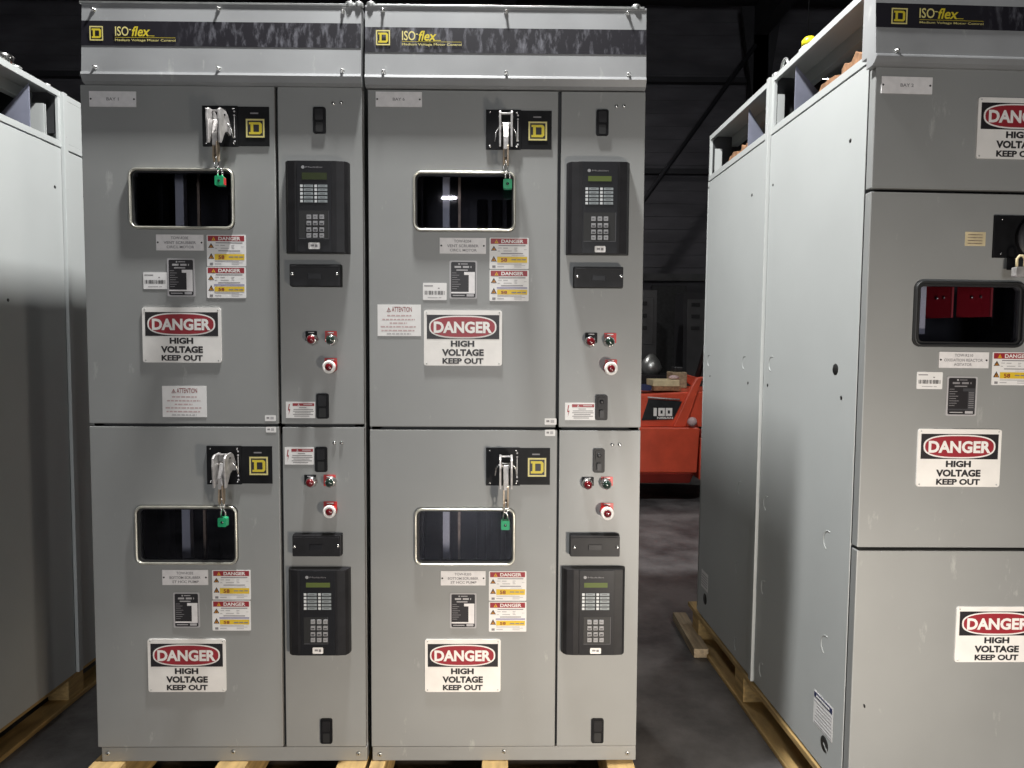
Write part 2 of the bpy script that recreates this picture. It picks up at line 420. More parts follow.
def arc_label(R, par, Y=0):
    b = MB(); b.prism(rp(R), Y-.001, Y-.0001, M_WLABEL); y = Y-.0012
    b.flat(rp(sub(R, .23, .09, .97, .26)), y, M_REDINK)
    tri(b, sub(R, .40, .10, .47, .25), y-.0002, M_WLABEL, M_REDINK); b.flat(rp(sub(R, .6, .13, .9, .2)), y-.0002, M_PINKINK)
    z = [(.10, .14), (.14, .14), (.105, .46), (.15, .46), (.09, .84), (.115, .54), (.07, .54)]
    b.flat([(lambda q: (q[0], q[2]))(sub(R, u, v, u, v)) for u, v in z], y, M_REDINK)
    for u0, u1, v in ((.45, .7, .36), (.26, .93, .47), (.24, .95, .58), (.3, .85, .68), (.24, .93, .78), (.28, .8, .88)):
        b.flat(rp(sub(R, u0, v-.02, u1, v+.022)), y, M_GREYINK)
    return b.build('warning_label', par)

def sticker(R, par, Y=0):
    b = MB(); b.prism(rrect(*R, .002, 2), Y-.0008, Y-.0001, M_WLABEL)
    b.flat(rp(sub(R, .15, .3, .4, .6)), Y-.001, M_GREYINK); b.flat(rp(sub(R, .5, .25, .8, .7)), Y-.001, M_PALEINK)
    return b.build('sticker', par)

def logo(b, R, y, m1=M_LOGOP, m2=M_LOGO):
    """square frame around a slab-serif D"""
    t = .085
    def pt(u, v): q = sub(R, u, v, u, v); return (q[0], q[2])
    b.flat([pt(0, 0), pt(1, 0), pt(1, 1), pt(0, 1)], y, m1, holes=[[pt(t, t), pt(1-t, t), pt(1-t, 1-t), pt(t, 1-t)]])
    out = [pt(.16, .17), pt(.76, .17), pt(.86, .27), pt(.86, .73), pt(.76, .83), pt(.16, .83), pt(.16, .71), pt(.25, .71), pt(.25, .29), pt(.16, .29)]
    b.flat(out, y, m2, holes=[[pt(.40, .30), pt(.68, .30), pt(.71, .33), pt(.71, .67), pt(.68, .70), pt(.40, .70)]])

# ------------------------------------------------------------------ hardware
def window(F, out, inn, par, Y=0, dark=False, r=.022):
    """trim ring, gasket and clear pane; returns the outline cut in the door"""
    R = F.r(*out, Y); I = F.r(*inn, Y)
    b = MB(); z = MB()
    mw = M_GASK if dark else M_TRIMW
    mid = tuple(a*.45+c*.55 for a, c in zip(R, I))
    b.prism(rrect(*R, r), Y-.006, Y+.001, M_GASK, holes=[rrect(*mid, r*.85)])
    b.prism(rrect(*mid, r*.85), Y-.003, Y+.02, M_GASK, holes=[rrect(*I, r*.6)])
    fr = b.build('window_frame', par, .001)
    # bright bead round the opening
    path = [(x, Y-.007, zz) for x, zz in rrect(*tuple((a+c)/2 for a, c in zip(R, mid)), r*.93, 6)]
    z.tube(path, .0042, mw, 8, True); z.build('trim_bead', fr)
    g = MB(); g.prism(rrect(*[v+d for v, d in zip(I, (-.002, .002, -.002, .002))], r*.6), Y+.006, Y+.0065, M_GLASS); g.build('pane', fr)
    return rrect(*R, r)

def disconnect(F, plate, lg, par, ear, Y=0, label=None, split=.52):
    """black operator plate with a forked cast handle; ear = pixel box of the fork"""
    R = F.r(*plate, Y-.004); b = MB()
    xs = R[0]+(R[1]-R[0])*split
    b.prism(rp((xs, R[1], R[2]+.002, R[3]-.001)), Y-.003, Y-.0002, M_BLACK)
    b.prism(rp((R[0], xs+.002, R[2], R[3])), Y-.006, Y-.0002, M_BLACK)
    y = Y-.0065; h = R[3]-R[2]
    for u, v in ((.06, .07), (.47, .07), (.06, .93), (.47, .93)):
        q = sub(R, u, v, u, v); b.lathe((q[0], y, q[2]), [(0, .0034), (-.002, .0030), (-.0028, .001)], M_CHROME, n=10)
    q = sub(R, .5, .2, .5, .8); x = R[0]+(R[1]-R[0])*.485
    b.box(x-.0009, x+.0009, y-.0006, y, R[2]+h*.24, R[3]-h*.27, M_ENGR)
    for zz in (.22, .76, .12, .86): b.lathe((x, y, R[2]+h*zz), [(0, .003), (-.0008, .0028)], M_PALEINK, n=8)
    b.flat(rp(sub(R, .72, .155, .84, .19)), Y-.0034, M_GREYINK)
    pl = b.build('disconnect_plate', par, .0008, label)
    l = MB(); LR = F.r(*lg, Y-.004); l.prism(rp(tuple(v+d for v, d in zip(LR, (-.001, .001, -.001, .001)))), Y-.0042, Y-.0031, M_INK); logo(l, LR, Y-.0046)
    l.build('logo_badge', pl)
    # fork
    c = F.at((ear[0]+ear[2])/2, ear[1], Y-.05); cx, zt = c.x, c.z; zb = F.at((ear[0]+ear[2])/2, ear[3], Y-.05).z; H = zt-zb
    k = MB()
    for s in (-1, 1):
        x0 = cx+s*.0165
        prof = [(Y-.006, zt-.35*H), (Y-.024, zt-.08*H), (Y-.040, zt), (Y-.078, zt-.02*H), (Y-.090, zt-.10*H), (Y-.092, zt-.35*H), (Y-.086, zb), (Y-.076, zb+.02*H), (Y-.050, zt-.62*H), (Y-.030, zt-.55*H), (Y-.006, zt-.60*H)]
        k.prism(prof, x0-.003, x0+.003, M_CAST, plane='yz')
        k.lathe((x0+s*.003, Y-.055, zt-.14*H), [(0, .0035), (s*.003, .003)], M_DARKST, axis=0, n=8)
        k.tube([(cx+s*.019, Y-.03, zt-.32*H), (cx+s*.029, Y-.028, zt-.45*H), (cx+s*.032, Y-.022, zt-.7*H)], [.003, .003, .0022], M_CHROME, 6)
    k.box(cx-.0165, cx+.0165, Y-.060, Y-.052, zt-.06*H, zt-.015*H, M_CAST)
    k.build('handle_fork', pl, .0012)
    v = MB()
    v.lathe((cx-.015, Y-.05, zt-.33*H), [(0, .009), (.03, .009)], M_CHROME, axis=0, n=12)
    pr = [(Y-.045, zt-.27*H), (Y-.062, zt-.30*H), (Y-.080, zt-.72*H), (Y-.078, zb-.05*H), (Y-.066, zb-.05*H), (Y-.056, zt-.6*H)]
    v.prism(pr, cx-.0075, cx+.0075, M_CAST, plane='yz')
    v.build('lever', pl, .0015)
    return cx, zb, H

def lockout(F, cx, zb, gp, par_loc, rz, where, Y=0, side=False):
    """tan hasp below the lever and the green padlock that hangs from it (both separate things)"""
    o = par_loc
    g = F.at(gp[0], gp[1], Y-.060); gx, gz = g.x, g.z
    h = thing('lockout_hasp', 'tan steel lockout hasp hanging from the ' + where + ' handle', 'hasp', o, rz, 'lockout hasps on the four handles')
    b = MB(); zt = zb+.012
    for s in (-1, 1):
        pf = [(Y-.066-.006*s, zt), (Y-.078-.004*s, zt-.008), (Y-.078, gz+.065), (Y-.070, gz+.052), (Y-.062, gz+.060), (Y-.060, zt-.02)]
        b.prism(pf, cx+s*.006-.0022, cx+s*.006+.0022, M_BRASS, plane='yz')
    b.build('jaw', h, .0008)
    b = MB(); zz = gz+.060
    b.tube([(cx, Y-.066, zz), (cx+.006, Y-.066, zz-.008), (cx+.005, Y-.066, zz-.020), (cx, Y-.066, zz-.025), (cx-.005, Y-.066, zz-.020), (cx-.006, Y-.066, zz-.008)], .0024, M_CHROME, 8, True)
    b.lathe((cx, Y-.066, zz+.006), [(-.01, .0055), (.008, .0055), (.010, .003)], M_CHROME, axis=2, n=10)
    b.build('link', h)
    p = thing('padlock', 'small green padlock hanging under the ' + where + ' handle', 'padlock', o, rz, 'green padlocks on the four handles')
    b = MB(); w, hh = .0125, .0135
    b.prism(rrect(gx-w, gx+w, gz-hh, gz+hh, .0035, 3), Y-.072, Y-.052, M_GREEN)
    b.build('body', p, .0012)
    b = MB(); b.lathe((gx, Y-.0728, gz), [(0.0, .004), (.001, .0045)], M_DKLENS, n=10); b.build('keyway', p)
    b = MB(); b.tube([(gx-.0065, Y-.062, gz+hh-.002), (gx-.0065, Y-.062, gz+.028), (gx-.004, Y-.063, gz+.034), (gx, Y-.064, gz+.0365), (gx+.004, Y-.063, gz+.034), (gx+.0065, Y-.062, gz+.028), (gx+.0065, Y-.062, gz+hh-.002)], .0026, M_CHROME, 8)
    b.build('shackle', p)
    if side:
        b = MB(); b.box(gx+w, gx+w+.0012, Y-.070, Y-.054, gz-.010, gz+.010, M_RED); b.build('tag', p, label='red side tag')

def latch(F, box, par, Y=0, key=False):
    R = F.r(*box, Y-.004); b = MB()
    b.prism(rrect(*R, .006, 4), Y-.006, Y-.0002, M_BLACK if not key else M_RELAY)
    I = sub(R, .18, .08, .82, .5); b.prism(rrect(*I, .004, 3), Y-.0085, Y-.006, M_RELAY)
    J = sub(R, .22, .58, .78, .94); b.prism(rrect(*J, .003, 3), Y-.0065, Y-.006, M_GASK)
    o = b.build('door_latch', par, .001)
    if key:
        q = sub(R, .5, .27, .5, .27); b = MB(); b.lathe((q[0], Y-.0085, q[2]), [(0, .0065), (-.002, .0065), (-.0025, .003)], M_DARKST, n=14); b.box(q[0]-.0008, q[0]+.0008, Y-.012, Y-.0085, q[2]-.003, q[2]+.003, M_INK); b.build('key_lock', o)
        b = MB(); q = sub(R, .33, .6, .67, .9); b.prism(rrect(*q, .003, 3), Y-.013, Y-.006, M_DARKST); b.build('thumb_pull', o)
    return o

def screws(F, pts, par, Y=0, r=.0055):
    for p in pts:
        q = F.at(*p, Y); b = MB()
        b.lathe((q.x, Y, q.z), [(0, r), (-.002, r), (-.004, r*.55), (-.0043, r*.1)], M_CHROME, n=12)
        b.build('screw', par)

def push_button(F, plate, cap, r, par, Y=0, pm=M_BLACK, cm=M_REDLENS, label=None, stop=False):
    R = F.r(*plate, Y-.002); b = MB(); c = F.at(cap[0], cap[1], Y-.03)
    R = (R[0], R[1], min(R[2], c.z+.004)-.006, R[3])
    b.prism(rrect(*R, .002, 2), Y-.0025, Y-.0002, pm)
    b.flat(rp(sub(R, .25, .10, .75, .2)), Y-.0028, M_PALEINK if pm is M_BLACK else M_WLABEL)
    o = b.build('push_button', par, 0, label)
    rr = r*2.1/FPX
    if not stop:
        b = MB(); b.lathe((c.x, Y-.002, c.z), [(0, rr*1.12), (-.006, rr*1.12), (-.008, rr*.98), (-.020, rr*.98), (-.021, rr*.8)], M_CHROME, n=8); b.build('bezel', o)
        b = MB(); b.lathe((c.x, Y-.020, c.z), [(0, rr*.78), (-.008, rr*.76), (-.012, rr*.5), (-.013, rr*.1)], cm, n=18); b.build('lens', o)
    else:
        b = MB(); b.lathe((c.x, Y-.002, c.z), [(0, rr*.95), (-.022, rr*.95), (-.023, rr*.7)], M_RED, n=18); b.build('collar', o)
        b = MB(); b.lathe((c.x, Y-.024, c.z), [(0, rr*.9), (-.003, rr*1.02), (-.010, rr*1.02), (-.0125, rr*.9), (-.0128, rr*.62), (-.0105, rr*.60)], M_WHITE, n=24); b.build('ring', o, label='pale ring round the stop button')
        b = MB(); b.lathe((c.x, Y-.035, c.z), [(0, rr*.58), (-.003, rr*.5), (-.0035, rr*.1)], M_REDLENS, n=18); b.build('centre_cap', o)

def test_block(F, box, scr, par, Y=0):
    R = F.r(*box, Y-.03); b = MB()
    b.prism(rp(tuple(v+d for v, d in zip(R, (-.001, .001, -.001, .001)))), Y-.020, Y-.0002, M_BLACK)
    o = b.build('test_block', par, .002)
    b = MB(); b.prism(rrect(*R, .003, 2), Y-.030, Y-.0205, M_RELAY); b.box(R[0]+.004, R[1]-.004, Y-.034, Y-.0305, R[3]-.009, R[3]-.004, M_RELAY)
    q = sub(R, .36, .42, .64, .68); b.prism(rp(q), Y-.0325, Y-.0305, M_RELAY2)
    b.build('cover', o, .001)
    for p in scr:
        q = F.at(*p, Y-.033); b = MB(); b.lathe((q.x, Y-.030, q.z), [(0, .005), (-.003, .005), (-.0045, .002)], M_CHROME, n=12); b.build('thumb_screw', o)

def relay(F, box, disp, led, keyp, kx, ky, lab, par, Y=0, bright=True):
    yf = Y-.036; R = F.r(*box, yf); x0, x1, z0, z1 = R; b = MB()
    prof = [(x0-.004, Y-.0002), (x0-.004, Y-.010), (x0, Y-.022), (x0+.010, Y-.033), (x0+.03, Y-.036), (x1-.03, Y-.036), (x1-.008, Y-.033), (x1, Y-.022), (x1+.003, Y-.010), (x1+.003, Y-.0002)]
    b.prism(prof, z0, z1, M_RELAY, plane='xy')
    o = b.build('protection_relay', par, .0012)
    xa, xb = F.at(led[0]-2.5, led[1], yf).x, F.at(led[2]+3, led[1], yf).x
    b = MB(); b.box(xa, xb, Y-.0385, Y-.030, z0+.002, z1-.002, M_RELAY2)
    D = F.r(*disp, Y-.04); q = F.at(disp[0]-1, disp[1]-5.5, Y-.0385)
    b.flat(oval(q.x+.006, q.z, .0048, .0048, 2, 14), Y-.0388, M_KEY)
    b.text('Multilin', q.x+.014, q.x+.062, q.z-.0022, q.z+.0022, Y-.0388, M_GREYINK)
    b.build('face_plate', o, .0006)
    b = MB(); b.prism(rp(D), Y-.0394, Y-.0386, M_LCD if bright else M_LCD2); b.build('display', o, label='green lit display' if bright else None)
    L = F.r(*led, Y-.04); b = MB()
    for i in range(5):
        v0, v1 = i*.2+.03, i*.2+.165
        for u in (0, .5):
            b.prism(rp(sub(L, u+.01, v0, u+.10, v1)), Y-.0395, Y-.0386, M_IND)
            b.prism(rp(sub(L, u+.135, v0, u+.46, v1)), Y-.0393, Y-.0386, M_INDG)
            b.flat(rp(sub(L, u+.2, v0+.05, u+.38, v0+.075)), Y-.0396, M_KEYD)
    b.build('indicator_panel', o)
    K = F.r(*keyp, Y-.04); b = MB(); b.prism(rp(K), Y-.0395, Y-.0386, M_GASK)
    b.box(K[0], K[1], Y-.0402, Y-.0395, K[2]-.001, K[2]+.001, M_KEYD); b.box(K[1]-.001, K[1]+.001, Y-.0402, Y-.0395, K[2], K[3], M_KEYD); b.build('keypad', o)
    for j, yy in enumerate(ky):
        for xx in kx:
            c = F.at(xx, yy, Y-.042); b = MB(); h = .0064
            b.prism(rrect(c.x-h, c.x+h, c.z-h, c.z+h, .001, 2), Y-.0425, Y-.0396, M_KEY)
            if j in (1, 2): zz = (c.z-.004, c.z) if j == 1 else (c.z-.004, c.z+.001); b.flat(rp((c.x-.0045, c.x+.0045, *zz)), Y-.0427, M_KEYD)
            else: b.flat(rp((c.x-.004, c.x+.003, c.z-.0008, c.z+.0008)), Y-.0427, M_KEYD)
            b.build('key', o)
    Q = F.r(*lab, Y-.039); b = MB(); b.prism(rrect(*Q, .003, 3), Y-.0392, Y-.0386, M_WLABEL); b.flat(rp(sub(Q, .2, .3, .5, .6)), Y-.0394, M_GREYINK); b.flat(rp(sub(Q, .58, .3, .8, .7)), Y-.0394, M_GREYINK); b.build('label_sticker', o)

def door(F, box, par, Y=0, th=.020, hole=None, W=None, mt=None, name='door', gap=0.0):
    R = W or F.r(*box, Y); b = MB()
    b.prism(rp(R), Y, Y+th, mt or M_PAINT, holes=[hole] if hole else [])
    return b.build(name, par, .0022)

def header(F, x0, x1, ztop, zband1, zband0, zmold, zbot, par, logo_px, iso, small, Y=0, bolts=(), out=.018, back=.25):
    """projecting sign header: sloping face, black band, rounded lower moulding"""
    yt, yb = Y-out*.4, Y-out
    b = MB()
    prof = [(Y+back, ztop), (yt-.002, ztop), (yt-.002, ztop-.005), (yt, ztop-.007), (yb, zmold), (yb-.004, zmold-.001), (yb-.006, zmold-.008), (yb+.004, zbot+.006), (yb+.016, zbot), (Y+.02, zbot), (Y+.02, zbot+.03), (Y+back, zbot+.03)]
    b.prism(prof, x0, x1, M_HEAD, plane='yz')
    o = b.build('header', par, .0015)
    def yz(z): t = (ztop-.012-z)/(ztop-.012-zmold); return yt+(yb-yt)*t
    b = MB(); e = .0012
    b.add([(x0+.0005, yz(zband0)-e, zband0), (x1-.0005, yz(zband0)-e, zband0), (x1-.0005, yz(zband1)-e, zband1), (x0+.0005, yz(zband1)-e, zband1),
           (x0+.0005, yz(zband0)+.001, zband0), (x1-.0005, yz(zband0)+.001, zband0), (x1-.0005, yz(zband1)+.001, zband1), (x0+.0005, yz(zband1)+.001, zband1)],
          [(0, 1, 2, 3), (4, 7, 6, 5), (0, 4, 5, 1), (3, 2, 6, 7), (0, 3, 7, 4), (1, 5, 6, 2)], M_BAND)
    ym = min(yz(zband0), yz(zband1))-e-.0006
    bd = b.build('name_band', o, 0, 'scuffed black name band')
    b = MB()
    LR = F.r(*logo_px, ym); logo(b, LR, ym); 
    IR = F.r(*iso, ym); w = IR[1]-IR[0]
    b.text('ISO', IR[0], IR[0]+w*.36, IR[2], IR[3], ym, M_LOGOP, .012)
    b.box(IR[0]+w*.37, IR[0]+w*.43, ym-.0002, ym, IR[2]+(IR[3]-IR[2])*.62, IR[2]+(IR[3]-IR[2])*.72, M_LOGOP)
    b.text('flex', IR[0]+w*.42, IR[0]+w*.90, IR[2]-.001, IR[3]+.001, ym, M_LOGO, .02, .22)
    b.box(IR[0]+w*.88, IR[0]+w*1.05, ym-.0002, ym, IR[2], IR[2]+.0015, M_LOGO)
    SR = F.r(*small, ym); b.text('Medium Voltage Motor Control', *SR, ym, M_LOGOP, .01)
    b.box(SR[0], SR[1], ym-.0002, ym, SR[3]+.0035, SR[3]+.0044, M_LOGO)
    b.build('logo_lettering', o)
    for p in bolts:
        q = F.at(p[0], p[1], yt); yy = yz(q.z); q = F.at(p[0], p[1], yy); b = MB()
        b.lathe((q.x, yy, q.z), [(.001, .0062), (-.003, .0062), (-.004, .004), (-.0105, .0036), (-.0115, .002)], M_CHROME, n=10)
        b.build('bolt', o)
    return o

# ------------------------------------------------------------------ the two front bays
W = .827
BD = .78
Z = dict(top=2.268, floor=-.14)
def front_bay(idx, label, x0, x1, spec):
    F = Frame(0, 0); 
    t = thing('motor_control_cabinet', label, 'cabinet', (0, 0, 0))
    # shell: sides, back, top, bottom, shelf
    zt = spec['ztop']; zb = F.at((spec['L']+spec['Rr'])/2, spec['kick'][0], 0).z
    b = MB(); s = .004; y0 = .0215
    b.box(x0, x0+s, y0, BD, .0, zt-.02, M_PAINT); b.box(x1-s, x1, y0, BD, .0, zt-.02, M_PAINT)
    b.box(x0+s, x1-s, BD-s, BD, .0, zt-.02, M_PAINT)
    b.box(x0, x1, .0215, BD, zt-.024, zt-.016, M_PAINT)
    b.box(x0+s, x1-s, y0, BD-s, .0, .03, M_PAINT)
    zm = F.at(224, spec['mid'], 0).z
    b.box(x0+s, x1-s, y0, BD-s, zm-.03, zm+.03, M_INNER)
    xd = F.at(spec['gap'], 425, 0).x
    b.box(xd-.012, xd+.012, y0, BD-s, .03, zt-.03, M_INNER)
    # front return flanges
    b.box(x0+s, x0+.035, y0, y0+.004, .03, zt-.03, M_INNER); b.box(x1-.035, x1-s, y0, y0+.004, .03, zt-.03, M_INNER)
    zd = F.at(224, spec['dtop'], 0).z
    b.box(x0, x1, y0-.0005, y0+.004, zd-.004, zt-.03, M_INNER)
    b.build('enclosure', t, .0015)
    # inner fittings seen through the windows
    b = MB()
    for za, zc in ((zm+.04, zd-.03), (.05, zm-.04)):
        b.box(x0+.21, x0+spec['post'], .135, .16, za, zc, M_STRIP); b.box(x0+.255, x0+.263, .19, .2, za, zc, M_BRASS)
        b.box(x0+.03, x0+.54, .42, .43, za, zc, M_DARKST)
        for k in range(4): b.lathe((x0+.33+.05*k, .3, za+.1), [(0, .018), (.6, .018)], M_DARKST, axis=2, n=10)
        b.box(x0+.10, x0+.14, .2, .24, za, zc, M_DARKST)
    b.build('inner_post', t, 0, 'pale grey mounting post behind the windows')
    # doors, windows
    h1 = window(F, *spec['win1'], t); h2 = window(F, *spec['win2'], t)
    yA, yB = spec['dtop'], spec['mid']
    xl, xg, xg2 = x0, xd-.0045, xd+.0045
    zmA, zmB = F.at(224, spec['mid']-1.2, 0).z, F.at(224, spec['mid']+1.7, 0).z
    zdb = F.at(224, spec['dbot'], 0).z
    door(F, None, t, hole=h1, W=(x0+.001, spec['g1'][0], zmA, zd), name='door')
    door(F, None, t, W=(spec['g1'][1], x1-.001, zmA, zd), name='control_door')
    door(F, None, t, hole=h2, W=(x0+.001, spec['g2'][0], zdb, zmB), name='door')
    door(F, None, t, W=(spec['g2'][1], x1-.001, zdb, zmB), name='control_door')
    for zz, g in ((zmA, spec['g1']), (zd, spec['g1']), (zmB, spec['g2'])):
        pass
    # kick plate
    k0, k1 = spec['kickx']; b = MB(); b.box(k0, k1, .004, .03, 0, zdb-.003, M_PAINT); b.box(k0, k1, .03, BD, 0, .004, M_PAINT)
    o = b.build('kick_plate', t, .0015)
    for p in spec['kbolts']:
        q = F.at(*p, .004); b = MB(); b.lathe((q.x, .004, q.z), [(0, .007), (-.002, .007), (-.003, .004)], M_GALV, n=10); b.lathe((q.x, .0008, q.z), [(0, .003), (-.0005, .002)], M_DARKST, n=8); b.build('bolt', o)
    hp = spec['hd']
    header(F, x0+hp['dx'][0], x1+hp['dx'][1], zt, F.at(230, hp['b1'], -.025).z, F.at(230, hp['b0'], -.025).z, F.at(230, hp['m'], -.03).z, F.at(230, hp['bot'], -.02).z, t,
           hp['logo'], hp['iso'], hp['small'], bolts=hp['bolts'])
    # lifting angle on the roof
    b = MB()
    for xx in spec['eyes']:
        b.lathe((xx, .0, zt), [(-.004, .014), (.010, .013), (.014, .006)], M_GALV, axis=2, n=12)
    b.box(x0+.01, x1-.01, -.01, .02, zt-.002, zt+.004, M_GALV)
    b.build('roof_angle', t, .001)
    nameplate(F.r(*spec['bay']), t, [spec['bayt']], FB)
    for i in (1, 2):
        nameplate(F.r(*spec['np%d' % i]), t, spec['npt%d' % i], F3)
        a, c = spec['hz%d' % i]; hazard_label(F.r(*a), t); hazard_label(F.r(*c), t, True)
        rating_plate(F.r(*spec['rt%d' % i]), t)
        danger_sign(F.r(*spec['dg%d' % i]), t)
        cx, zb_, H = disconnect(F, *spec['ds%d' % i], t, spec['ear%d' % i])
        lockout(F, cx, zb_, spec['lk%d' % i], (0, 0, 0), 0, spec['where%d' % i], side=(idx == 1 and i == 1))
        for bx, ky in spec['lt%d' % i]: latch(F, bx, t, key=ky)
        screws(F, spec['sc%d' % i], t)
        for q in spec['pb%d' % i]: push_button(F, *q[:3], t, **q[3])
        test_block(F, *spec['tb%d' % i], t); relay(F, *spec['rl%d' % i], t, bright=spec['br%d' % i])
        arc_label(F.r(*spec['al%d' % i]), t) if spec['al%d' % i] else None
    if spec.get('bc'): barcode_label(F.r(*spec['bc']), t)
    attention_label(F.r(*spec['at']), t)
    for q in spec['st']: sticker(F.r(*q), t)
    return t

FF = Frame(0, 0)
def gx(px, py): return FF.at(px, py, 0).x
B1 = dict(L=85, Rr=364, ztop=FF.at(224, 2, -.02).z, kick=(747.4, 761), mid=425, gap=279.5, dtop=86, dbot=747, post=.236,
    win1=((130, 169, 234.5, 229), (134, 172.5, 231, 226)), win2=((136, 505.5, 238, 564), (141, 509.4, 234.5, 560)),
    g1=((gx(276.4, 200)+gx(277.6, 400))/2, (gx(279.6, 200)+gx(280.6, 400))/2), g2=(gx(281.2, 600), gx(284.6, 600)),
    kickx=(gx(101.3, 754), gx(366.8, 754)), kbolts=((108, 753.5), (233.5, 751.8), (358.6, 753.5)),
    hd=dict(dx=(.016, .000), b1=19.8, b0=45.2, m=71.5, bot=83.5, logo=(89.5, 26, 103, 40.5), iso=(115, 26.5, 152.5, 36), small=(115, 39, 175.5, 42),
            bolts=((94, 10), (219, 9), (343, 12), (95.5, 67.5), (219, 69), (342.5, 71))),
    eyes=(gx(350, 2), gx(359, 2)), bay=(89.5, 91.5, 136.5, 107), bayt='BAY 1',
    np1=(156.5, 234.7, 204, 250.5), npt1=('TOW-R20E', 'VENT SCRUBBER', 'CIRC.L MOTOR'),
    np2=(162.6, 569.7, 208.3, 584.7), npt2=('TOW-R202', 'BOTTOM SCRUBBER', 'ST HCC PUMP'),
    hz1=((207, 235, 246, 266.3), (207, 267, 246, 298)), hz2=((212.4, 570, 250.8, 599.4), (212.4, 600.5, 250.8, 630.4)),
    rt1=(167.6, 258.5, 195, 296.5), rt2=(173.7, 592.3, 199.8, 627.4), dg1=(143, 307.5, 221.5, 362.5), dg2=(148.5, 638.7, 226.2, 691.4),
    ds1=((202.5, 106, 269, 146.5), (246, 119, 264.5, 137.5)), ear1=(204, 110, 232, 146), lk1=(220.5, 181.5),
    ds2=((207, 446, 272, 484.3), (249.5, 456.8, 268, 475)), ear2=(213, 453, 234, 486), lk2=(223.5, 521.5),
    where1='upper left cabinet compartment', where2='lower left cabinet compartment',
    lt1=(((313, 107, 325.7, 133.5), False), ((316.3, 393.5, 328.7, 418.7), False)), lt2=(((315, 447, 327.2, 472), False), ((320.5, 718.7, 332.3, 743.6), False)),
    sc1=((333.3, 103.5), (341.3, 103)), sc2=((334.3, 442.9), (341.6, 442.9)),
    pb1=(((305.5, 331, 317, 339), (310.5, 339.5), 5.3, dict(label='red push button under a black legend')), ((325, 331, 336.8, 340), (329.8, 339.8), 5.3, dict(pm=M_RED, cm=M_DKLENS, label='dark push button under a red legend')),
         ((324.5, 358, 337, 368), (329, 367), 6.4, dict(pm=M_RED, stop=True, label='red emergency stop button'))),
    pb2=(((304.4, 474.8, 316, 483), (309.5, 483.3), 5.3, dict(label='red push button under a black legend')), ((323.6, 474.8, 335.6, 484), (329, 483.3), 5.3, dict(pm=M_RED, cm=M_DKLENS, label='green push button under a red legend')),
         ((323.6, 501.5, 337, 511), (329.4, 511.7), 6.4, dict(pm=M_RED, stop=True, label='red emergency stop button'))),
    tb1=((289.5, 264.2, 340, 286), ((292, 274), (336.5, 274))), tb2=((292.3, 535.5, 340.5, 556.5), ((294.2, 546.9), (337.7, 546.3))),
    rl1=((284.5, 160.5, 346.8, 252.5), (301.7, 172.5, 326.8, 179.5), (299.8, 184, 328.4, 203), (299, 210.5, 328.8, 238.6), (308.8, 315.2, 321.7), (216.8, 223, 229.5, 235.4), (308.3, 242.5, 320, 249)),
    rl2=((287.8, 570.3, 347.8, 655.7), (305.9, 582.9, 329.9, 587.5), (303.5, 592.9, 332.2, 610.5), (303.8, 617.6, 327.8, 644), (312.9, 319.2, 325.4), (621.9, 628, 634.2, 640), (312.6, 647.5, 323.2, 653.8)),
    br1=False, br2=True, al1=(286, 401.7, 315.3, 418), al2=(284.8, 447.2, 314, 464.5), bc=(143.5, 272.3, 167.3, 289), at=(162.5, 386, 206.7, 417),
    st=((265, 415.3, 276, 421), (266, 426.8, 276.2, 432.4)))
x1a = gx(364.4, 425)
front_bay(1, 'left of the two tall grey front-facing cabinets, its doors carrying two danger signs', gx(88.8, 425), x1a, B1)
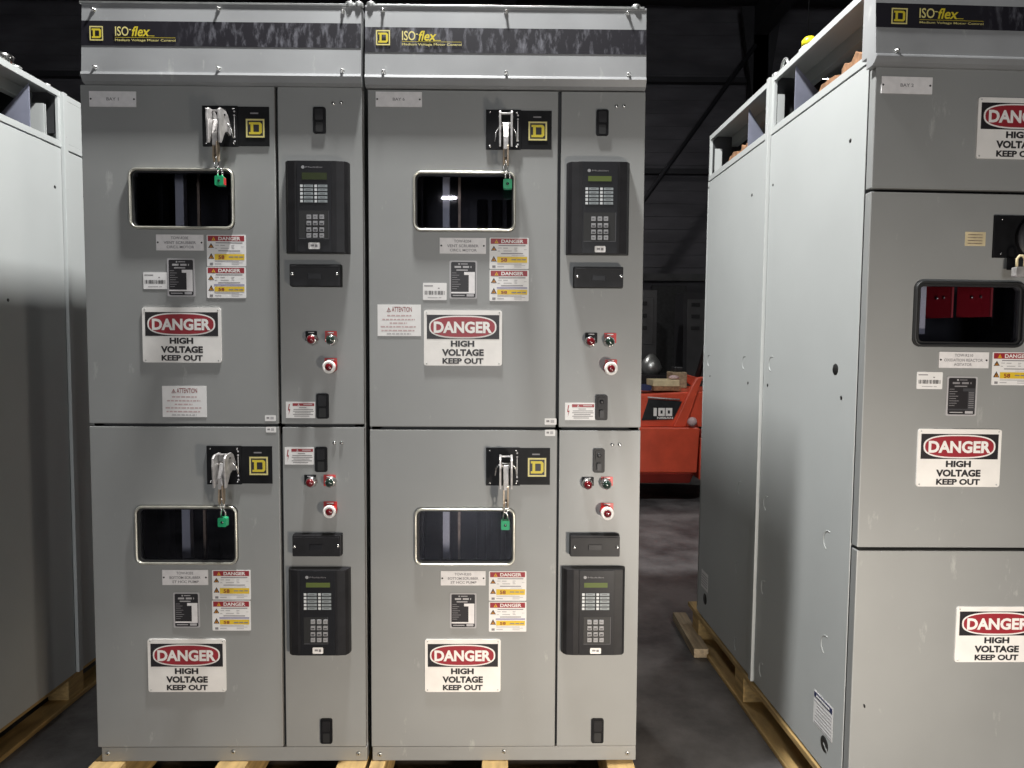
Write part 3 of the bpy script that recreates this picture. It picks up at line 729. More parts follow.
B2 = dict(L=369, Rr=641, ztop=FF.at(505, 5, -.02).z, kick=(747.4, 761), mid=427.3, gap=558.5, dtop=88, dbot=747, post=.231,
    win1=((413.5, 172, 515.5, 231.5), (417, 175.7, 512, 228)), win2=((414.8, 507.9, 514.7, 565), (419, 511.6, 511.5, 561.2)),
    g1=((gx(557, 258)), (gx(560.2, 258))), g2=(gx(555.9, 600), gx(558, 600)),
    kickx=(gx(372.3, 754), gx(636, 754)), kbolts=((379.9, 754.4), (504.2, 751.2), (627.5, 753)),
    hd=dict(dx=(-.004, -.003), b1=23.3, b0=49, m=72, bot=84.5, logo=(376, 30, 390, 45.2), iso=(402, 31, 439, 40.5), small=(402, 43.2, 461.5, 46.3),
            bolts=((383, 11), (506, 12), (627.5, 13.5), (383.5, 72), (506, 73), (628.5, 74.5))),
    eyes=(gx(371, 5), gx(636, 5)), bay=(375.7, 92, 422, 107), bayt='BAY 6',
    np1=(439.7, 238, 486, 253.7), npt1=('TOW-R204', 'VENT SCRUBBER', 'CIRC.L MOTOR'),
    np2=(440.8, 570.9, 485.6, 585.2), npt2=('TOW-R203', 'BOTTOM SCRUBBER', 'ST HCC PUMP'),
    hz1=((489.5, 237.8, 528.7, 269), (489.5, 270, 528.7, 301)), hz2=((488.9, 571.2, 526.4, 600.6), (488.9, 601.7, 526.4, 631.5)),
    rt1=(449.5, 260.7, 477, 298.7), rt2=(450, 592.9, 476.4, 628), dg1=(424, 310.3, 502, 365.6), dg2=(425, 639, 500.6, 691.4),
    ds1=((486, 110, 551.7, 149.7), (528.5, 121.7, 547, 140.5)), ear1=(497, 113, 515, 150), lk1=(507.6, 184.6),
    ds2=((486, 447.8, 550, 485.5), (527.9, 458, 546.1, 476.6)), ear2=(497, 455, 515, 487), lk2=(505.3, 524.5),
    where1='upper right front cabinet compartment', where2='lower right front cabinet compartment',
    lt1=(((596.3, 109.5, 608.6, 135.7), False), ((595.5, 395, 607.6, 420.2), True)), lt2=(((593.2, 448.7, 604.7, 472.7), True), ((591.5, 718.7, 603.6, 743), False)),
    sc1=((616.5, 106.5), (624, 106.3)), sc2=((612.3, 444.6), (619.6, 444.6)),
    pb1=(((585.2, 332.7, 597.3, 341), (591, 341.6), 5.3, dict(label='red push button under a black legend')), ((604.3, 333, 616.3, 341), (610.4, 341.8), 5.3, dict(pm=M_RED, cm=M_DKLENS, label='dark push button under a red legend')),
         ((605, 359.5, 617, 366), (611, 368.5), 6.6, dict(pm=M_RED, stop=True, label='red emergency stop button'))),
    pb2=(((581.8, 477, 593.8, 484), (588.2, 485.3), 5.3, dict(label='red push button under a black legend')), ((601.1, 476.8, 612.9, 484), (607, 485.3), 5.3, dict(pm=M_RED, cm=M_DKLENS, label='dark push button under a red legend')),
         ((600.8, 503, 613.4, 510), (607.3, 513.4), 6.6, dict(pm=M_RED, stop=True, label='red emergency stop button'))),
    tb1=((574.3, 266.7, 623.3, 287.3), ((577.5, 276.5), (621.3, 276.2))), tb2=((570.5, 536, 619.8, 556.7), ((574.5, 547.7), (617.5, 547.7))),
    rl1=((568.5, 161.3, 629.7, 254), (588.2, 176, 611.6, 181.2), (585.2, 187, 614.4, 205), (583.5, 212.5, 615.7, 241.4), (593.5, 599.9, 606), (218.7, 225.3, 231.8, 237.6), (594.7, 246, 605.5, 252.3)),
    rl2=((563.5, 569.8, 625, 655.3), (584.2, 583, 607.6, 587.7), (581.8, 593, 610.5, 610.7), (583.5, 617.2, 610.4, 644.3), (589.5, 595.6, 601.5), (622.2, 628.2, 634.2, 640), (590, 648, 601, 653.8)),
    br1=True, br2=True, al1=(565, 402.7, 595, 420), al2=None, bc=(423, 283, 446.7, 300), at=(377.6, 304.6, 421, 336),
    st=((544.6, 418.3, 556.5, 424.7), (545, 429.7, 555.3, 436)))
front_bay(2, 'right of the two tall grey front-facing cabinets, attention label at its left edge', gx(369.3, 425), gx(641, 425), B2)

# ------------------------------------------------------------------ cabinets standing side-on
def hole_mark(b, c, sx, r, rim=M_GASK):
    b.lathe((c[0]-sx*.0002, c[1], c[2]), [(0, r), (-sx*.0008, r*.98)], rim, axis=0, n=18)
def knockout(b, c, r, sx, mt):
    pts = [(c[0]-sx*.0004, c[1]+r*math.cos(a), c[2]+r*math.sin(a)) for a in [math.radians(-70+k*22) for k in range(9)]]  # half ring only, shaped after the lit edge of a round knockout
    b.tube(pts, .0014, mt, 5)

ZS, ZR = 2.0554, 2.2656
def side_cabinet(F, loc, rz, sx, label, y0, y1, holes, knocks, opening, post=True, gus=None, flange=None):
    """cabinet whose side at local x=0 faces the aisle; body runs to x = sx*W. opening=(ya,yb) of the side window at the top"""
    t = thing('motor_control_cabinet', label, 'cabinet', loc, rz)
    X = lambda u: sx*u
    zb = .003
    b = MB()
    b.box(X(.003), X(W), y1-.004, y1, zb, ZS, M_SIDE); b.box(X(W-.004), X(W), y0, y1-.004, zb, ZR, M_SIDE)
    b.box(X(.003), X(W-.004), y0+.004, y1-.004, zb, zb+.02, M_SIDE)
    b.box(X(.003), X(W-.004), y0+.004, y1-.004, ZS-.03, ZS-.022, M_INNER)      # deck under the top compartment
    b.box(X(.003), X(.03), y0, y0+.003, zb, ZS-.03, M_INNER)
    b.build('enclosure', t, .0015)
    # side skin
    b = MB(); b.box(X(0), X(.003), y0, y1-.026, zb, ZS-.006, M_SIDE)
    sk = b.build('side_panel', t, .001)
    for px, py, r in holes:
        b = MB(); q = F.at(px, py, 0, 0); b.lathe((-sx*.0001, q.y, q.z), [(0, r), (-sx*.0008, r*.97)], M_GASK, axis=0, n=18)
        b.build('hole', sk, 0, 'dark round hole')
    for px, py, r in knocks:
        b = MB(); q = F.at(px, py, 0, 0); knockout(b, (0, q.y, q.z), r, sx, M_SIDE); b.build('knockout', sk)
    # top compartment frame
    ya, yb = opening; b = MB()
    b.box(X(0), X(.012), y0, y1-.014, ZS, ZS+.024, M_SIDE)                  # sill
    b.box(X(0), X(.014), y0, y1-.014, ZR-.022, ZR, M_SIDE)                  # rail
    b.box(X(.0005), X(.012), y0, ya, ZS+.024, ZR-.022, M_SIDE)
    b.box(X(.0005), X(.012), yb, y1-.014, ZS+.024, ZR-.022, M_SIDE)
    b.box(X(.014), X(W-.004), y0+.02, y1-.03, ZR-.006, ZR-.002, M_SIDE)       # roof sheet
    b.box(X(.014), X(W-.004), y1-.03, y1-.026, ZS+.05, ZR-.006, M_INNER)       # rear sheet
    b.box(X(.10), X(.13), y0+.02, y1-.03, ZR-.05, ZR-.006, M_SIDE)
    b.build('top_frame', t, .001)
    for yy, xx in (gus or []):
        b = MB(); b.prism([(X(.014), ZS+.002), (X(xx+.04), ZS+.002), (X(.014), ZR-.024)] if sx > 0 else [(X(.014), ZS+.002), (X(.014), ZR-.024), (X(xx+.04), ZS+.002)], yy, yy+.004, M_GUSSET); b.build('gusset', t, 0, 'blue grey triangular gusset plate')
    for yy, w in (flange or []):
        b = MB(); b.box(X(.013), X(.013+w), yy, yy+.003, ZS+.002, ZS+.14, M_SIDE); b.box(X(.013+w), X(.016+w), yy, yy+.02, ZS+.002, ZS+.14, M_SIDE); b.build('inner_flange', t)
    # corner column strip towards the neighbour
    if not post: return t
    b = MB(); b.box(X(-.012), X(.03), y1-.022, y1+.003, zb, ZR-.002, M_SIDE)
    for zz in (.35, .95, 1.45, 1.9, 2.1): b.lathe((X(-.010), y1-.007, zz), [(0, .004), (-sx*.003, .003)], M_GALV, axis=0, n=8)
    b.build('corner_post', t, .001)
    return t

R1o = (2.2271-.0135, -.1705); R1z = .006; aR = (.0205, .0078)      # the right pair leans very slightly on its skid
FR = Frame(*R1o, aR, R1z)
def ydep(F, px, py): return F.at(px, py, 0, 0).y
yseam = ydep(FR, 760, 350); yback = ydep(FR, 703, 350)
mid_s = ydep(FR, 759.5, 420)
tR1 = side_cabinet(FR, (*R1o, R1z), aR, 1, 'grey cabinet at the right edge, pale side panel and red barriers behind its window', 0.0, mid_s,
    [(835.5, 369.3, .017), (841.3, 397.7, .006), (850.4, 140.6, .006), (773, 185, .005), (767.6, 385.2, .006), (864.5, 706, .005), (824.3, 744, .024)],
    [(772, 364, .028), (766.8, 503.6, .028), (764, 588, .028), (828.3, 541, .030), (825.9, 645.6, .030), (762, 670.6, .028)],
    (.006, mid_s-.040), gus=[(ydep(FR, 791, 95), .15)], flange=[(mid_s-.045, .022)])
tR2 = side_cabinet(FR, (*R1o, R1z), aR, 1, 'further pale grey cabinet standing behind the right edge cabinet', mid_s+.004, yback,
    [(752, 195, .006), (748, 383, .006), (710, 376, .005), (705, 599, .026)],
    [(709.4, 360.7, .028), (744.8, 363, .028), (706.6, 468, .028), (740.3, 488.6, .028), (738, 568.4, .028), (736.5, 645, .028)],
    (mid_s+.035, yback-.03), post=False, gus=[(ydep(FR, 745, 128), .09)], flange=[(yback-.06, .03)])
# front of the right cabinet
D = .035
def rx(px, py): return FR.at(px, py, -D).x
xl = .0015
zA = FR.at(940, 68.5, -D).z; zB1, zB0 = FR.at(940, 189.3, -D).z, FR.at(940, 192.8, -D).z
zC1, zC0 = FR.at(940, 547.6, -D).z, FR.at(940, 550.8, -D).z
hR = window(FR, (913, 281.5, 1023.5, 347), (919, 286.5, 1018.5, 342), tR1, Y=-D, dark=True)
door(FR, None, tR1, Y=-D, th=.031, W=(xl, W-.002, zB1, zA)); door(FR, None, tR1, Y=-D, th=.031, W=(xl, W-.002, zC1, zB0), hole=hR)
door(FR, None, tR1, Y=-D, th=.031, W=(xl, W-.002, .045, zC0))
b = MB(); b.box(.004, W, -.02, .01, .004, .042, M_PAINT); b.build('kick_plate', tR1, .001)
o = header(FR, -.015, W+.01, ZR+.004, FR.at(960, 4.5, -.055).z, FR.at(960, 29.5, -.055).z, FR.at(960, 56, -.06).z, FR.at(960, 66.5, -.055).z, tR1,
    (891.5, 8, 907.5, 24), (919.5, 8.5, 961.5, 18.5), (919.5, 22, 983.5, 24.8), Y=-D, bolts=((896.5, 51),), out=.026, back=.045)
b = MB()
def red_panel(pa, pb, ztp_, zbt):
    A, C = FR.at(pa, 300, .13), FR.at(pb, 300, .05)
    b.prism([(A.x, .13), (C.x, .05), (C.x+.004, .053), (A.x+.002, .134)], zbt, ztp_, M_BARRIER, plane='xy')
    b.box(C.x, C.x+.005, .046, .052, zbt, ztp_, M_EDGE)
    for k, r in ((.45, .004), (.72, .003)): b.lathe((A.x+(C.x-A.x)*k, .13-.08*k-.002, zbt+.058), [(-.004, r), (.004, r)], M_CHROME, axis=2, n=8)
zr0, zr1 = FR.at(940, 318, .08).z, 1.62
red_panel(925, 951, zr1, zr0); red_panel(957, 990, zr1, zr0+.004)
A, C = FR.at(919.5, 300, .045).x, FR.at(925, 300, .045).x
b.box(A, C, .04, .05, FR.at(922, 334, .045).z, 1.62, M_STRIP)
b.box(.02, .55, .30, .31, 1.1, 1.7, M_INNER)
b.box(FR.at(993, 300, .10).x, FR.at(1005, 300, .10).x, .10, .11, zr0-.02, 1.62, M_DARKST)
b.build('phase_barrier', tR1, 0, 'red insulating barriers behind the window')
def rq(*a): return FR.r(*a, -D)
nameplate(rq(881, 77, 932, 94), tR1, ['BAY 2'], FB, -D)
danger_sign(rq(976.5, 98.5, 1060, 159.5), tR1, -D)
danger_sign(rq(916.5, 429, 999.7, 486.5), tR1, -D); danger_sign(rq(955, 606.3, 1038, 661.5), tR1, -D)
nameplate(rq(938.5, 352, 988.2, 368), tR1, ('TOW-R210', 'OXIDATION REACTOR', 'AGITATOR'), ((.31, .12, .68, .30), (.10, .42, .88, .60), (.3, .70, .66, .87)), -D)
hazard_label(rq(991.7, 352.3, 1032.5, 385.2), tR1, False, -D)
barcode_label(rq(916.7, 372, 942.3, 389), tR1, -D)
rating_plate(rq(946, 376.5, 976.5, 415.7), tR1, True, -D)
b = MB(); q = rq(965, 232, 985.3, 246); b.prism(rp(q), -D-.001, -D-.0001, M_CREAM); 
for v in (.2, .4, .62, .82): b.flat(rp(sub(q, .12, v-.04, .85, v+.04)), -D-.0012, M_BRASS)
b.build('sticker', tR1, 0, 'small cream sticker')
# rotary operator at the picture's edge
q = rq(992.5, 216, 1062, 258.5); b = MB(); b.prism(rp(q), -D-.005, -D-.0002, M_BLACK); b.prism(rp(sub(q, .22, .9, .7, 1.28)), -D-.004, -D-.0003, M_RELAY)
for u, v in ((.11, .1), (.11, .9), (.9, .1), (.9, .9)):
    c = sub(q, u, v, u, v); b.lathe((c[0], -D-.005, c[2]), [(0, .0035), (-.0025, .002)], M_CHROME, n=10)
pl = b.build('disconnect_plate', tR1, .001)
b = MB(); c = sub(q, .62, .52, .62, .52); b.lathe((c[0], -D-.005, c[2]), [(0, .062), (-.012, .062), (-.018, .05), (-.02, .02)], M_RELAY, n=28); 
b.lathe((c[0]-.03, -D-.02, c[2]+.02), [(0, .004), (-.003, .003)], M_CHROME, n=10); b.build('rotary_boss', pl, .001)
b = MB(); b.prism([(c[0]-.012, c[2]), (c[0]+.012, c[2]), (c[0]+.018, c[2]-.03), (c[0]-.004, c[2]-.062), (c[0]-.022, c[2]-.058)], -D-.05, -D-.018, M_CAST); b.build('lever', pl, .003)
p = thing('padlock', 'pale padlock under the black switch plate at the right edge', 'padlock', (*R1o, R1z), aR)
g = FR.at(1018, 271, -D-.05); b = MB(); b.prism(rrect(g.x-.014, g.x+.02, g.z-.016, g.z+.010, .004, 3), -D-.062, -D-.044, M_CAST); b.build('body', p, .002)
b = MB(); b.tube([(g.x-.008, -D-.055, g.z+.008), (g.x-.008, -D-.055, g.z+.032), (g.x-.001, -D-.055, g.z+.04), (g.x+.007, -D-.055, g.z+.04), (g.x+.013, -D-.055, g.z+.032), (g.x+.013, -D-.055, g.z+.008)], .0032, M_CREAM, 8); b.build('shackle', p)
# rating sheet on the side panel
def side_rect(F, sx, y0, y1, z0, z1, b, off, mt): b.box(-sx*off, -sx*(off-.0006), y0, y1, z0, z1, mt)
sk = [c for c in tR1.children if c.name.startswith('side_panel')][0]
ya, yb = ydep(FR, 833, 720), ydep(FR, 814, 700); za = FR.at(833, 744, 0, 0).z; zc = FR.at(833, 708.5, 0, 0).z
b = MB(); side_rect(FR, 1, ya, yb, za, zc, b, .001, M_WLABEL); side_rect(FR, 1, ya+.004, yb-.003, zc-.020, zc-.004, b, .0018, M_NAVY)
side_rect(FR, 1, ya+.02, yb-.02, zc-.015, zc-.009, b, .0026, M_WLABEL)
for k in range(7): side_rect(FR, 1, ya+.006, yb-.006-(k*37 % 20)*.001, zc-.032-k*.011, zc-.029-k*.011, b, .0018, M_PALEINK)
b.build('notice_label', sk, 0, 'white sheet with a navy heading')
c = FR.at(824.3, 744, 0, 0); b = MB(); b.prism([(c.y-.020, c.z-.010), (c.y+.004, c.z+.003), (c.y+.006, c.z-.001), (c.y-.018, c.z-.016)], -.0016, -.0010, M_SIDE, plane='yz'); b.build('slot_cover', sk)
sk2 = [c for c in tR2.children if c.name.startswith('side_panel')][0]
ya, yb = ydep(FR, 708, 585), ydep(FR, 701.5, 580); za = FR.at(707, 592, 0, 0).z; zc = FR.at(707, 574, 0, 0).z
b = MB(); side_rect(FR, 1, ya, yb, za, zc, b, .001, M_WLABEL)
for k in range(5): side_rect(FR, 1, ya+.006, yb-.006, zc-.02-k*.012, zc-.016-k*.012, b, .0018, M_PALEINK)
b.build('notice_label', sk2)

# left pair
L1o = (-.4587, -.04); L1z = -.022; aL = -.007
FL = Frame(*L1o, aL, L1z)
ls = ydep(FL, 67, 220)
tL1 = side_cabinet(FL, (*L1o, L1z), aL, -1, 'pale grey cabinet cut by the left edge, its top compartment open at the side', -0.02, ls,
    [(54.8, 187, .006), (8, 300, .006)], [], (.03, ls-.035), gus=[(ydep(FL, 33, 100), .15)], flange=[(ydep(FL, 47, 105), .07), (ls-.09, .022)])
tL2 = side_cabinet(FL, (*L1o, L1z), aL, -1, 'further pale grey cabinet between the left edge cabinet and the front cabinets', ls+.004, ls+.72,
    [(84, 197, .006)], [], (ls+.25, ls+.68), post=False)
for F, t, o in ((FL, tL1, 0),):
    b = MB(); b.box(-W, -.0015, -.055, -.022, .045, ZS-.01, M_PAINT); b.build('door', t, .002)
    b = MB(); b.box(-W-.01, -.002, -.08, -.022, ZS, ZR, M_HEAD); b.build('header', t, .003)

# ------------------------------------------------------------------ things in and on the side cabinets
def chunk(F, loc, rz, y0, y1, x0, x1, z0, z1, label, group, seed):
    rnd = random.Random(seed); b = MB(); n = 7; sx = 1 if x1 > 0 else -1
    vs = []
    for i in range(n):
        y = y0+(y1-y0)*i/(n-1); k = rnd.uniform(.65, 1.0) if i in (0, n-1) else rnd.uniform(.92, 1.03)
        for x, z in ((x0, z0), (x1, z0), (x1+rnd.uniform(-.004, .004), z0+(z1-z0)*k), (x0, z0+(z1-z0)*k*rnd.uniform(.85, 1.1))): vs.append((x, y+rnd.uniform(-.003, .003), z))
    fs = [(0, 1, 2, 3), tuple((n-1)*4+k for k in (3, 2, 1, 0))]
    for i in range(n-1):
        for k in range(4): fs.append((i*4+k, (i+1)*4+k, (i+1)*4+(k+1) % 4, i*4+(k+1) % 4))
    b.add(vs, fs, M_BROKEN); o = b.build('wood_block', None, .001, loc=None); o.location = loc; o.rotation_euler = (0, rz[1], rz[0]) if isinstance(rz, tuple) else (0, 0, rz)
    tag(o, label, 'wood block', group)
zk = ZS-.0215
GW = 'rough wooden blocks in the open cabinet tops'
chunk(FR, (*R1o, R1z), aR, ydep(FR, 831, 90), ydep(FR, 813, 100), .018, .075, zk, ZS+.062, 'split wooden block nearest the gusset in the right edge cabinet top', GW, 1)
chunk(FR, (*R1o, R1z), aR, ydep(FR, 855, 72), ydep(FR, 835, 85), .018, .075, zk, ZS+.066, 'middle split wooden block in the right edge cabinet top', GW, 2)
chunk(FR, (*R1o, R1z), aR, ydep(FR, 865, 60), ydep(FR, 858, 66), .018, .075, zk, ZS+.062, 'split wooden block against the front post in the right edge cabinet top', GW, 3)
chunk(FR, (*R1o, R1z), aR, ydep(FR, 734, 160), ydep(FR, 724, 168), .018, .07, zk, ZS+.058, 'farther of the two wooden blocks in the further right cabinet top', GW, 4)
chunk(FR, (*R1o, R1z), aR, ydep(FR, 743, 152), ydep(FR, 736, 158), .018, .07, zk, ZS+.058, 'nearer of the two wooden blocks in the further right cabinet top', GW, 5)
chunk(FL, (*L1o, L1z), aL, ydep(FL, -14, 98), ydep(FL, 9, 108), -.1, -.045, zk, ZS+.080, 'wooden block in the open top of the left edge cabinet', GW, 6)

# lifting eye loop and yellow-capped post on the right cabinets' roof
q = FR.at(784, 70, 0, 0)
b = MB(); cy = ydep(FR, 779, 78); b.tube([(.02, cy+.03*math.cos(a), ZR-.002+.042*math.sin(a)) for a in [math.radians(k*20) for k in range(10)]], .0055, M_GALV, 8)
b.build('lifting_eye', tR1)
cy = ydep(FR, 798, 58)
c = thing('roof_fitting', 'small yellow-capped fitting on the roof rail of the right edge cabinet', 'fitting', (*R1o, R1z), aR)
b = MB(); b.lathe((.045, cy+.02, ZR), [(0, .034), (.018, .032), (.030, .022)], M_SIDE, axis=2, n=20); b.build('base', c)
b = MB(); b.lathe((.045, cy+.02, ZR+.0301), [(0, .024), (.018, .024), (.028, .016), (.031, .004)], M_HAT, axis=2, n=20); b.build('cap', c, 0, 'yellow cap')
b = MB(); b.lathe((.02, mid_s-.012, ZR-.01), [(0, .018), (.022, .018), (.03, .008)], M_GALV, axis=2, n=14); b.build('roof_bolt', tR1)
# fittings on the left cabinet's roof
GJ = 'metal fittings on the left cabinet roof'
def cap_fitting(px, py, r, h, label, mt):
    cy = ydep(FL, px, py); o = thing('metal_cap', label, 'cap', (*L1o, L1z), aL, GJ)
    b = MB(); b.lathe((-.06, cy, ZR+.0065), [(0, r), (h*.6, r), (h*.8, r*1.12), (h, r*.8), (h*1.05, r*.2)], mt, axis=2, n=18); b.build('shell', o)
    b = MB(); b.lathe((-.06, cy, ZR+.0003), [(0, r*1.25), (.006, r*1.25)], M_GALV, axis=2, n=18); b.build('flange', o)
cap_fitting(3, 60, .026, .032, 'metal cap on the left cabinet roof nearest the picture edge', M_GALV)
cap_fitting(20, 67, .032, .045, 'biggest metal cap on the left cabinet roof', M_CHROME)
cap_fitting(32, 73, .020, .028, 'smallest metal cap on the left cabinet roof, right of the biggest', M_GALV)
b = MB(); cy = ydep(FL, 52, 84); b.lathe((-.02, cy, ZR), [(-.01, .012), (.010, .012), (.014, .004)], M_GALV, axis=2, n=12); b.build('roof_bolt', tL1)

# ------------------------------------------------------------------ skids
ZF = -.14
def skid(label, x0, x1, runners, loc=(0, 0, 0), rz=0, y0=-.05, y1=.80):
    t = thing('wooden_skid', label, 'skid', loc, rz)
    for a, c in runners:
        b = MB(); b.box(a, c, y0, y1, ZF+.02, -.0008, M_WOOD); b.build('runner', t, .003)
    for yy in (y0+.16, (y0+y1)/2, y1-.14):
        b = MB(); b.box(x0, x1, yy-.05, yy+.05, ZF, ZF+.0195, M_WOOD2); b.build('cross_board', t, .002)
skid('wooden skid under the left front cabinet', gx(100, 755), gx(368, 755), [(gx(93, 766), gx(125, 766)), (gx(218.5, 766), gx(248, 766)), (gx(338, 766), gx(367, 766))])
skid('wooden skid under the right front cabinet', gx(372, 755), gx(637, 755), [(gx(370.5, 766), gx(379, 766)+.02), (gx(482, 766), gx(508, 766)), (gx(606, 766), gx(633, 766))])
def side_skid(label, F, loc, rz, sx, y0, y1, blocks, e=-.012, zt=.0015):
    t = thing('wooden_skid', label, 'skid', loc, rz)
    def bx(a, c, ya, yb, z0, z1, n, mt=M_WOOD):
        b = MB(); b.box(sx*a, sx*c, ya, yb, z0, z1, mt); b.build(n, t, .003)
    for a in (e, .36, .74):
        bx(a, a+.09, y0, y1, ZF, ZF+.018, 'bottom_board')
        bx(a+.006, a+.09, y0, y1, -.0215+zt, zt, 'top_board')
        for yy in blocks: bx(a+.008, a+.09, yy, yy+.10, ZF+.0185, -.0220+zt, 'block')
side_skid('wooden skid running under the two right-hand cabinets', FR, (*R1o, 0), aR[0], 1, -.06, yback+.12,
    [-.03, ydep(FR, 745, 665), yback-.06])
side_skid('wooden skid running under the two left-hand cabinets', FL, (*L1o, 0), aL, -1, -.1, ls+.80, [-.05, ls-.05, ls+.7], .008, L1z+.001)
# loose plank on the floor beside the right skid
FZ = Frame(0, 0)
def on_floor(px, py, z=ZF): return FZ.at(px, py, z, 2)
pA, pB, pC = on_floor(697, 658), on_floor(711.5, 658), on_floor(677, 620)
b = MB(); b.prism([(pA.x, pA.y), (pB.x, pB.y), (pB.x+.01, pC.y+.0), (pA.x+.01, pC.y)], ZF+.0003, ZF+.042, M_WOOD2, plane='xy')
tag(b.build('wooden_plank', None, .003, loc=(-.014, 0, 0)), 'short weathered plank lying on the floor beside the right-hand skid', 'plank')

# ------------------------------------------------------------------ forklift, side on, behind the cabinets
DY = 4.15
TK = thing('forklift', 'red forklift truck with 100 on its side, seen in the gap between cabinets', 'forklift', (0, DY, 0))
FT = Frame(0, DY)
def t2(px, py): q = FT.at(px, py, 0); return (q.x, q.z)
xr, ztp = t2(700, 428); _, zlo = t2(670, 473); _, zb2 = t2(670, 484.5)
xrear = xr-1.15
b = MB()
b.prism([(xrear+.10, zb2), (t2(691, 484)[0], zb2), (xr, t2(700, 468)[1]), (xr, ztp), (xrear+.06, ztp), (xrear, ztp-.12), (xrear, zlo)], .05, 1.05, M_TRED)
b.prism([(xrear+.02, zlo), (xr-.02, zlo), (xr, ztp), (xrear+.05, ztp), (xrear, ztp-.12)], 0.0, .05, M_TRED)
b.prism([(0.0, zlo), (.05, zb2), (.05, zlo)], xrear+.1, xr-.06, M_TREDD, plane='yz')  # downward bevel in a darker red, its shade put into the colour
b.build('counterweight', TK, .012)
b = MB()   # hood
hA, hB, hC, hD = t2(618, 427), t2(640, 395), t2(692, 392), t2(678, 427)
b.prism([(hA[0], ztp+.002), (hB[0], hB[1]), (hC[0]+.05, hC[1]), (hC[0]+.35, hC[1]), (hC[0]+.35, ztp+.002)], .07, .98, M_TRED)
hd = b.build('engine_hood', TK, .012)
b = MB(); Pn = [t2(643, 421), t2(650, 399.5), t2(684, 402), t2(675, 420)]
b.prism(Pn, .060, .0695, M_DARKST); pa = b.build('side_vent_panel', TK, .003, 'black side panel lettered 100')
b = MB(); q0, q1 = FT.at(653.5, 416, .058), FT.at(672.5, 408, .058)
w = (q1.x-q0.x)
b.prism(rp((q0.x, q0.x+w*.17, q0.z, q1.z)), .0585, .0598, M_WHITE)
for k in (0, 1):
    xa = q0.x+w*(.25+k*.39); xb = xa+w*.35
    b.prism(rp((xa, xb, q0.z, q1.z)), .0585, .0598, M_WHITE, holes=[rp((xa+w*.12, xb-w*.12, q0.z+(q1.z-q0.z)*.3, q1.z-(q1.z-q0.z)*.3))])
q2, q3 = FT.at(657, 419, .058), FT.at(673, 416.8, .058); b.text('NISSAN', q2.x, q3.x, q2.z, q3.z, .0585, M_WHITE, .03)
b.build('lettering', pa)
b = MB(); s0, s1 = t2(649, 399.3), t2(681, 400.5); b.tube([(s0[0], .055, s0[1]+.012), (s1[0], .055, s1[1]+.004)], .008, M_CAST, 6); b.build('trim_strip', TK)
# overhead guard
for yy in (.04, .94):
    b = MB(); a, c = t2(682, 428), t2(697, 380); dx = c[0]-a[0]; dz = c[1]-a[1]
    wd = .10
    pts = [(a[0]-wd*.7, ztp), (a[0]+wd*.4, ztp), (a[0]+dx+wd*.55, a[1]+dz), (a[0]+dx+wd*1.3, a[1]+dz-.05), (xr+.25, a[1]+dz*.62), (xr+.25, a[1]+dz*.95), (a[0]+dx+wd*.9, a[1]+dz+.03), (a[0]+dx+.01, a[1]+dz+.02), (a[0]+dx-wd*.35, a[1]+dz-.06)]
    b.prism(pts, yy, yy+.05, M_TRED); b.build('guard_leg', TK, .01)
    b = MB(); b.tube([(xr+.22, yy+.03, ztp+.35), (xr+.35, yy+.03, 1.4), (xr+.42, yy+.03, 1.86)], .03, M_DARKST, 8); b.tube([(xr+1.35, yy+.03, ztp), (xr+1.25, yy+.03, 1.3), (xr+1.1, yy+.03, 1.9)], .03, M_DARKST, 8); b.build('guard_post', TK)
b = MB()
for k in range(9): b.box(xr+.40+k*.085, xr+.42+k*.085, .04, .99, 1.86, 1.88, M_DARKST)
b.box(xr+.38, xr+1.12, .04, .08, 1.85, 1.9, M_DARKST); b.box(xr+.38, xr+1.12, .95, .99, 1.85, 1.9, M_DARKST); b.build('guard_roof', TK)
b = MB(); b.box(xr+.02, xr+1.35, .06, .98, ZF+.22, ztp-.10, M_TRED); b.box(xr+.9, xr+1.35, .06, .98, ztp-.1, ztp+.35, M_TRED); b.build('chassis', TK, .01)
b = MB(); b.box(xr+.02, xr+.9, .1, .95, ztp-.10, ztp-.02, M_TREDD); b.build('step_plate', TK, .01)
b = MB(); b.box(xr+.28, xr+.72, .3, .75, hC[1], hC[1]+.1, M_BLACK); b.box(xr+.28, xr+.38, .3, .75, hC[1]+.1, hC[1]+.5, M_BLACK); b.build('seat', TK, .03)
b = MB(); b.tube([(xr+1.05, .52, ztp+.3), (xr+.92, .52, ztp+.55)], .015, M_DARKST); b.tube([(xr+.90+.05*math.sin(a), .52+.16*math.cos(a), ztp+.56+.15*math.sin(a)) for a in [k*PI/8 for k in range(16)]], .012, M_BLACK, 6, True); b.build('steering_wheel', TK)
for xx, r, nm in ((xr-.80, .0, None), (xr+1.25, .29, 'f')):
    for yy in (.02, .86):
        if not nm: r = .22
        b = MB(); b.lathe((xx, yy, ZF+r), [(0, r*.6), (.0, r*.92), (.02, r), (.14, r), (.16, r*.92), (.16, r*.6)], M_TIRE, n=28); wl = b.build('wheel', TK)
        b = MB(); b.lathe((xx, yy-.002, ZF+r), [(0, r*.5), (.03, r*.58), (.06, r*.2)], M_TRED, n=16); b.build('hub', wl)
for yy in (.28, .72):
    b = MB(); b.box(xr+1.45, xr+1.55, yy, yy+.06, ZF+.05, 2.0, M_DARKST); b.build('mast_rail', TK, .004)
    b = MB(); b.prism([(xr+1.56, .45), (xr+1.60, .45), (xr+1.60, ZF+.1), (xr+2.6, ZF+.07), (xr+2.6, ZF+.05), (xr+1.56, ZF+.05)], yy, yy+.1, M_DARKST); b.build('fork', TK)
